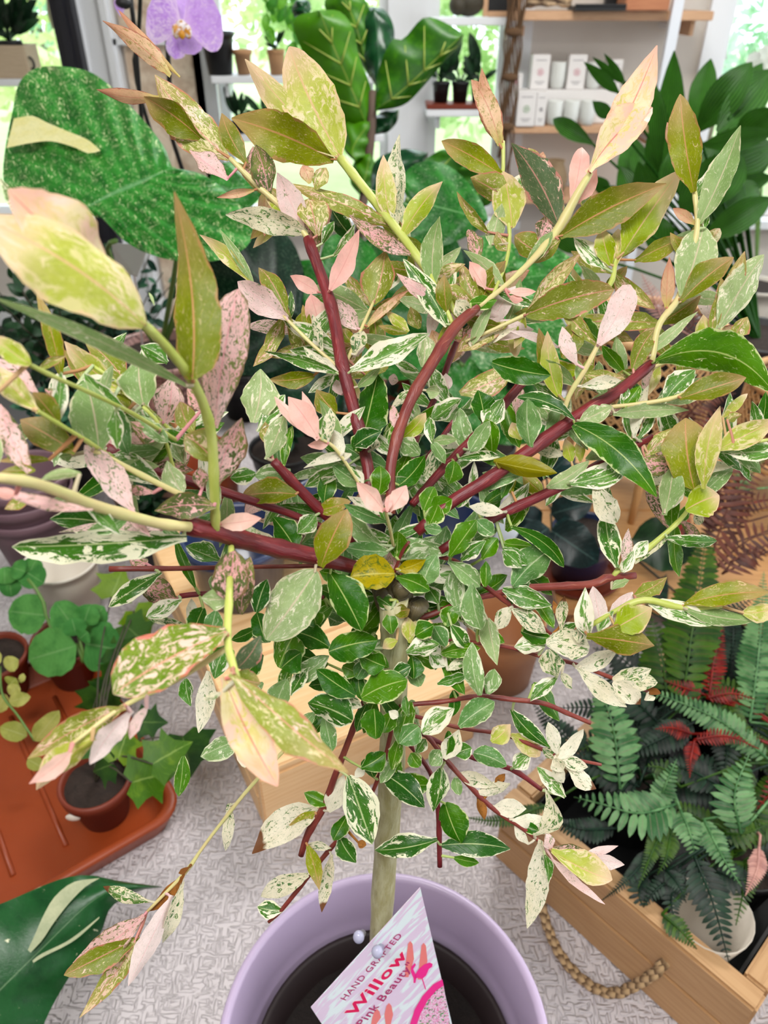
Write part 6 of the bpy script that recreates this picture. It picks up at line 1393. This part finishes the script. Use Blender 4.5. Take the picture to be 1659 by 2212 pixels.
# things on the narrow window's shelves
tr_ = MB(); tr_.box((.36, SY - .01, 1.152), (.32, .16, .02)); o = tr_.build('saucer_tray', M_TERRA2, org=Vector((.36, SY, 1.141)), smooth=False); o.location = (.36, SY, 1.141); tag(o, 'brick-red tray under the black pots in the narrow window', 'tray')
for i, x in enumerate((.27, .36, .45)): small_plant('potted_seedling', (x, SY - .01, 1.163), .04, .085, .09, .2, 9, .05, M_DRK, ['leftmost', 'middle', 'rightmost'][i] + ' of three dark plants in black pots in the narrow window', M_BLACKP, .35, 'black pots in the narrow window')
plain_pot('white_pot', Vector((.33, WY - .045, .6005)), .038, .045, .2, M_WHITEP, 'tall white pot on the sill of the narrow window')
mb = MB(); mb.ellipsoid((.38, SY, 1.555), (.07, .05, .054)); mb.ellipsoid((.33, SY - .02, 1.545), (.04, .04, .04)); o = mb.build('gourd', plain('gourd_dark', lin(60, 54, 40), .6, .4, 20), org=Vector((.38, SY, 1.501))); o.location = (.38, SY, 1.501); tag(o, 'dark lumpy gourd on the upper shelf of the narrow window', 'gourd')
fr = thing('picture_frame', (.53, SY, 1.501), 'small chalkboard in a wooden frame on the upper shelf of the narrow window', 'picture frame')
bevelbox('board', (.53, SY, 1.60), (.13, .01, .17), M_BLACKP, fr, 0, .001)
for dx in (-.075, .075): bevelbox('frame_side', (.53 + dx, SY, 1.6), (.022, .02, .196), M_SHW, fr, 0, .002)
for dz in (1.512, 1.688): bevelbox('frame_rail', (.53, SY, dz), (.126, .02, .022), M_SHW, fr, 0, .002)
# hanging vine
vn = thing('hanging_vine', (-.42, SY - .05, 1.9), 'trailing green vine hanging in front of the window beside the fig', 'plant')
M_VINE = leafmat('leaf_vine', lin(60, 122, 40), lin(110, 166, 66), vein=.1, rough=.4, transl=.3)
for (x, zt_, zb) in ((-.52, 1.9, 1.42), (-.47, 1.9, 1.50), (-.40, 1.9, 1.36), (-.43, 1.9, 1.45)):
    mb = MB(); mb.tube([(x, SY - .05, zt_), (x + .01, SY - .06, (zt_ + zb) / 2), (x - .005, SY - .05, zb)], .002, 5); mb.build('stem', M_STEMG, vn); z = zb
    while z < 1.75:
        a = random.uniform(-1, 1); l = random.uniform(.05, .075); p = Vector((x, SY - .055, z + .05)); mb = MB(); leaf_geo(mb, p, p + Vector((a * l * .7, -.02, -l)), l * .62, random.random(), e=.55, nl=7, nw=4, bend=.1); mb.build('leaf', M_VINE, vn); z += .045
# macrame
mc = thing('macrame_hanger', (.60, 3.86, .85), 'brown knotted macrame hanging between the narrow window and the wall shelf', 'macrame')
M_MAC = plain('cord_brown', lin(92, 66, 42), .9, .3, 60, .5, 200)
for i in range(9):
    x = .530 + i * .009; mb = MB(); P = [Vector((x + .006 * math.sin(j * 1.7 + i), 3.86 + .008 * math.cos(j * 1.3 + i * 2), 1.75 - j * .05)) for j in range(random.randint(15, 19))]; mb.tube(P, .0042, 6); mb.build('cord', M_MAC, mc)
for z in (1.62, 1.45, 1.28, 1.08): 
    mb = MB(); mb.ellipsoid((.566, 3.855, z), (.036, .014, .018)); mb.build('knot', M_MAC, mc)
mb = MB(); mb.tube([(.47, 3.86, 1.75), (.66, 3.86, 1.75)], .009, 8); mb.build('rod', M_SHW, mc)
# boxes and cups on the wall shelf
M_CARTON = plain('carton_white', lin(226, 222, 220), .6, .02); M_CUP = plain('ceramic_speckled', lin(216, 218, 214), .35, .05, 90); M_LIDM = plain('cup_shade', lin(120, 124, 130), .4)
EMB = [plain('print_pink', lin(206, 120, 140), .5), plain('print_green', lin(120, 170, 110), .5), plain('print_grey', lin(150, 146, 150), .5)]
RY = 3.94
def carton(x, z, w, h, d, label, emb=0, y=RY, text=True):
    t = thing('carton', (x, y, z), label, 'box', 'white cartons on the wall shelf')
    bevelbox('body', (x, y, z + h / 2), (w, d, h), M_CARTON, t, 0, .002)
    yf = y - d / 2 - .0006
    mb = MB(); c = Vector((x, yf, z + h * .5)); R_ = w * .17
    mb.tube([c + Vector((math.cos(a) * R_, 0, math.sin(a) * R_)) for a in [i * .5236 for i in range(13)]], .0012, 4, False)
    for i in range(5): mb.tube([c, c + Vector((math.cos(i * 1.257) * R_ * .8, 0, math.sin(i * 1.257) * R_ * .8))], .0014, 4, False)
    mb.build('emblem', EMB[emb], t)
    for zz, ww in ((.84, .6), (.22, .55), (.16, .35)):
        if text: bevelbox('print_line', (x, yf, z + h * zz), (w * ww, .0006, h * .022), EMB[2], t, 0, 0)
    return t
def cup(x, z, r, h, label, y=RY):
    t = thing('cup', (x, y, z), label, 'cup', 'speckled cups on the wall shelf')
    mb = MB(); mb.lathe([(0, 0), (r * .7, 0), (r * .92, h * .12), (r, h * .4), (r, h * .96), (r * .97, h), (r * .90, h * .97), (r * .88, h * .2), (0, h * .1)], (x, y, z), 24); mb.build('body', M_CUP, t)
    mb = MB(); mb.disc((x, y, z + h * .82), r * .89, 20); mb.build('wax', M_WHITEP, t); return t
Z0 = 1.076
_carton, _cup = carton, cup
def carton(x, *a, **k_): return _carton(x - .085, *a, **k_)
def cup(x, *a, **k_): return _cup(x - .085, *a, **k_)
rk = thing('display_riser', (.91, 4.05, Z0), 'white block raising the back row of boxes on the wall shelf', 'riser'); bevelbox('block', (.91, 4.055, Z0 + .07), (.62, .10, .139), M_CARTON, rk, 0, .003)
carton(.655, Z0, .064, .066, .06, 'bottom small white carton at the left end of the shelf', 0); carton(.655, Z0 + .0662, .064, .066, .06, 'small white carton stacked at the left end of the shelf', 0)
carton(.745, Z0, .086, .145, .08, 'white carton with a green emblem in the front row', 1); carton(.815, Z0, .045, .14, .06, 'narrow white carton beside the carton with the green emblem', 2)
cup(.885, Z0, .036, .105, 'left speckled white cup in the front row'); cup(.962, Z0, .036, .105, 'middle speckled white cup in the front row'); cup(1.04, Z0, .036, .105, 'right speckled white cup in the front row')
Z1 = Z0 + .1405; YB = 4.06
carton(.705, Z1, .062, .064, .06, 'tiny white carton on the left end of the raised block', 0, YB); carton(.815, Z1, .082, .14, .07, 'tall white carton with a pink emblem on the raised block', 0, YB); cup(.905, Z1, .036, .11, 'left speckled cup on the raised block', YB)
carton(.985, Z1, .082, .14, .07, 'tall white carton beside the cups on the raised block, nearer the upright', 0, YB); cup(1.075, Z1, .036, .11, 'right speckled cup on the raised block', YB); carton(1.16, Z1, .07, .12, .07, 'white carton at the right end of the raised block', 2, YB)
# driftwood, dark tray and boxes on the upper wall shelf
k = NT('driftwood'); v = k.obj(); n = k.noise(k.mapv(v, (6, 30, 30)), 1, 4, .7); M_DRIFT = k.principled(k.mix(k.step(n, .4, .6), lin(70, 50, 36), lin(206, 176, 140)), .9, n, 1.0, .01)
ZU = 1.526
mb = MB()
for i in range(5): mb.tube(smooth_path([(.62, RY + i * .012, ZU + .02 + i * .011), (.72, RY - .02 + i * .01, ZU + .026 + i * .012), (.82, RY + .01, ZU + .02 + i * .014)], 10), [.010 + .004 * math.sin(j * 1.9 + i) for j in range(10)], 7)
o = mb.build('driftwood', M_DRIFT, org=Vector((.72, RY, ZU))); o.location = (.72, RY, ZU); tag(o, 'weathered driftwood piece on the upper wall shelf', 'driftwood')
tr2 = MB(); tr2.box((.93, RY, ZU + .009), (.22, .16, .016)); tr2.box((.93, RY - .076, ZU + .02), (.22, .008, .012)); o = tr2.build('slate_tray', M_BLACKP, org=Vector((.93, RY, ZU)), smooth=False); o.location = (.93, RY, ZU); tag(o, 'flat black tray on the upper wall shelf', 'tray')
bb = thing('copper_box', (1.13, RY, ZU), 'copper-brown wooden box on the upper wall shelf near the white upright', 'box')
M_COPW = wood('wood_copper', lin(186, 122, 84), lin(166, 100, 66), lin(120, 70, 46))
bevelbox('body', (1.13, RY, ZU + .08), (.19, .15, .158), M_COPW, bb, 0, .004); bevelbox('lid', (1.13, RY, ZU + .17), (.196, .156, .02), M_COPW, bb, 0, .003)
kb = thing('black_box', (1.03, 4.06, ZU), 'black box behind the copper-brown box', 'box'); bevelbox('body', (1.03, 4.07, ZU + .06), (.07, .05, .118), M_BLACKP, kb, 0, .004); bevelbox('lid', (1.03, 4.07, ZU + .128), (.074, .054, .016), M_BLACKP, kb, 0, .003)
# woven vase on the lowest shelf
mb = MB(); mb.lathe([(0, 0), (.045, 0), (.065, .04), (.07, .09), (.055, .13), (.045, .15), (.05, .165), (.044, .165), (.04, .15), (.05, .125), (.062, .09), (0, .01)], (.83, RY, .761), 30)
k = NT('woven_grass'); v = k.obj(); wv = k.n('ShaderNodeTexWave', Vector=v, Scale=60.0, Distortion=2.0, _bands_direction='Z').outputs[1]; M_WOV = k.principled(k.mix(wv, lin(104, 84, 62), lin(176, 150, 116)), .9, wv, .6, .003)
o = mb.build('woven_vase', M_WOV, org=Vector((.83, RY, .761))); o.location = (.83, RY, .761); tag(o, 'woven brown vase on the lowest wall shelf', 'vase')
# white blossoms by the right window
M_WPET = leafmat('petal_white', lin(236, 238, 232), lin(222, 228, 220), vein=.1, rough=.5, transl=.3)
wf = thing('white_orchid', (1.86, 3.7, .0), 'white blossoms in front of the right-hand window', 'plant')
plq = Vector((1.86, 3.7, 0)); lathe_pot('pot', plq, .12, .15, .4, .006, M_WHITEP, wf, .004, .02); soil_in((plq.x, plq.y, .38), .14, wf)
for (u, v) in ((1640, 140), (1655, 175), (1625, 170)):
    c = PY(u, v, 3.7); mb = MB(); mb.tube(smooth_path([c, (c + plq) / 2 + Vector((0, .05, .3)), plq + Vector((0, 0, .38))], 10), .005, 6); mb.build('stem', M_STEMG, wf)
    for i in range(5):
        a = i * 1.257 + u; mb = MB(); leaf_geo(mb, c, c + Vector((math.cos(a) * .075, -.02, math.sin(a) * .075)), .06, random.random(), m=.6, e=.5, nl=7, nw=4, pw=.004); mb.build('petal', M_WPET, wf)
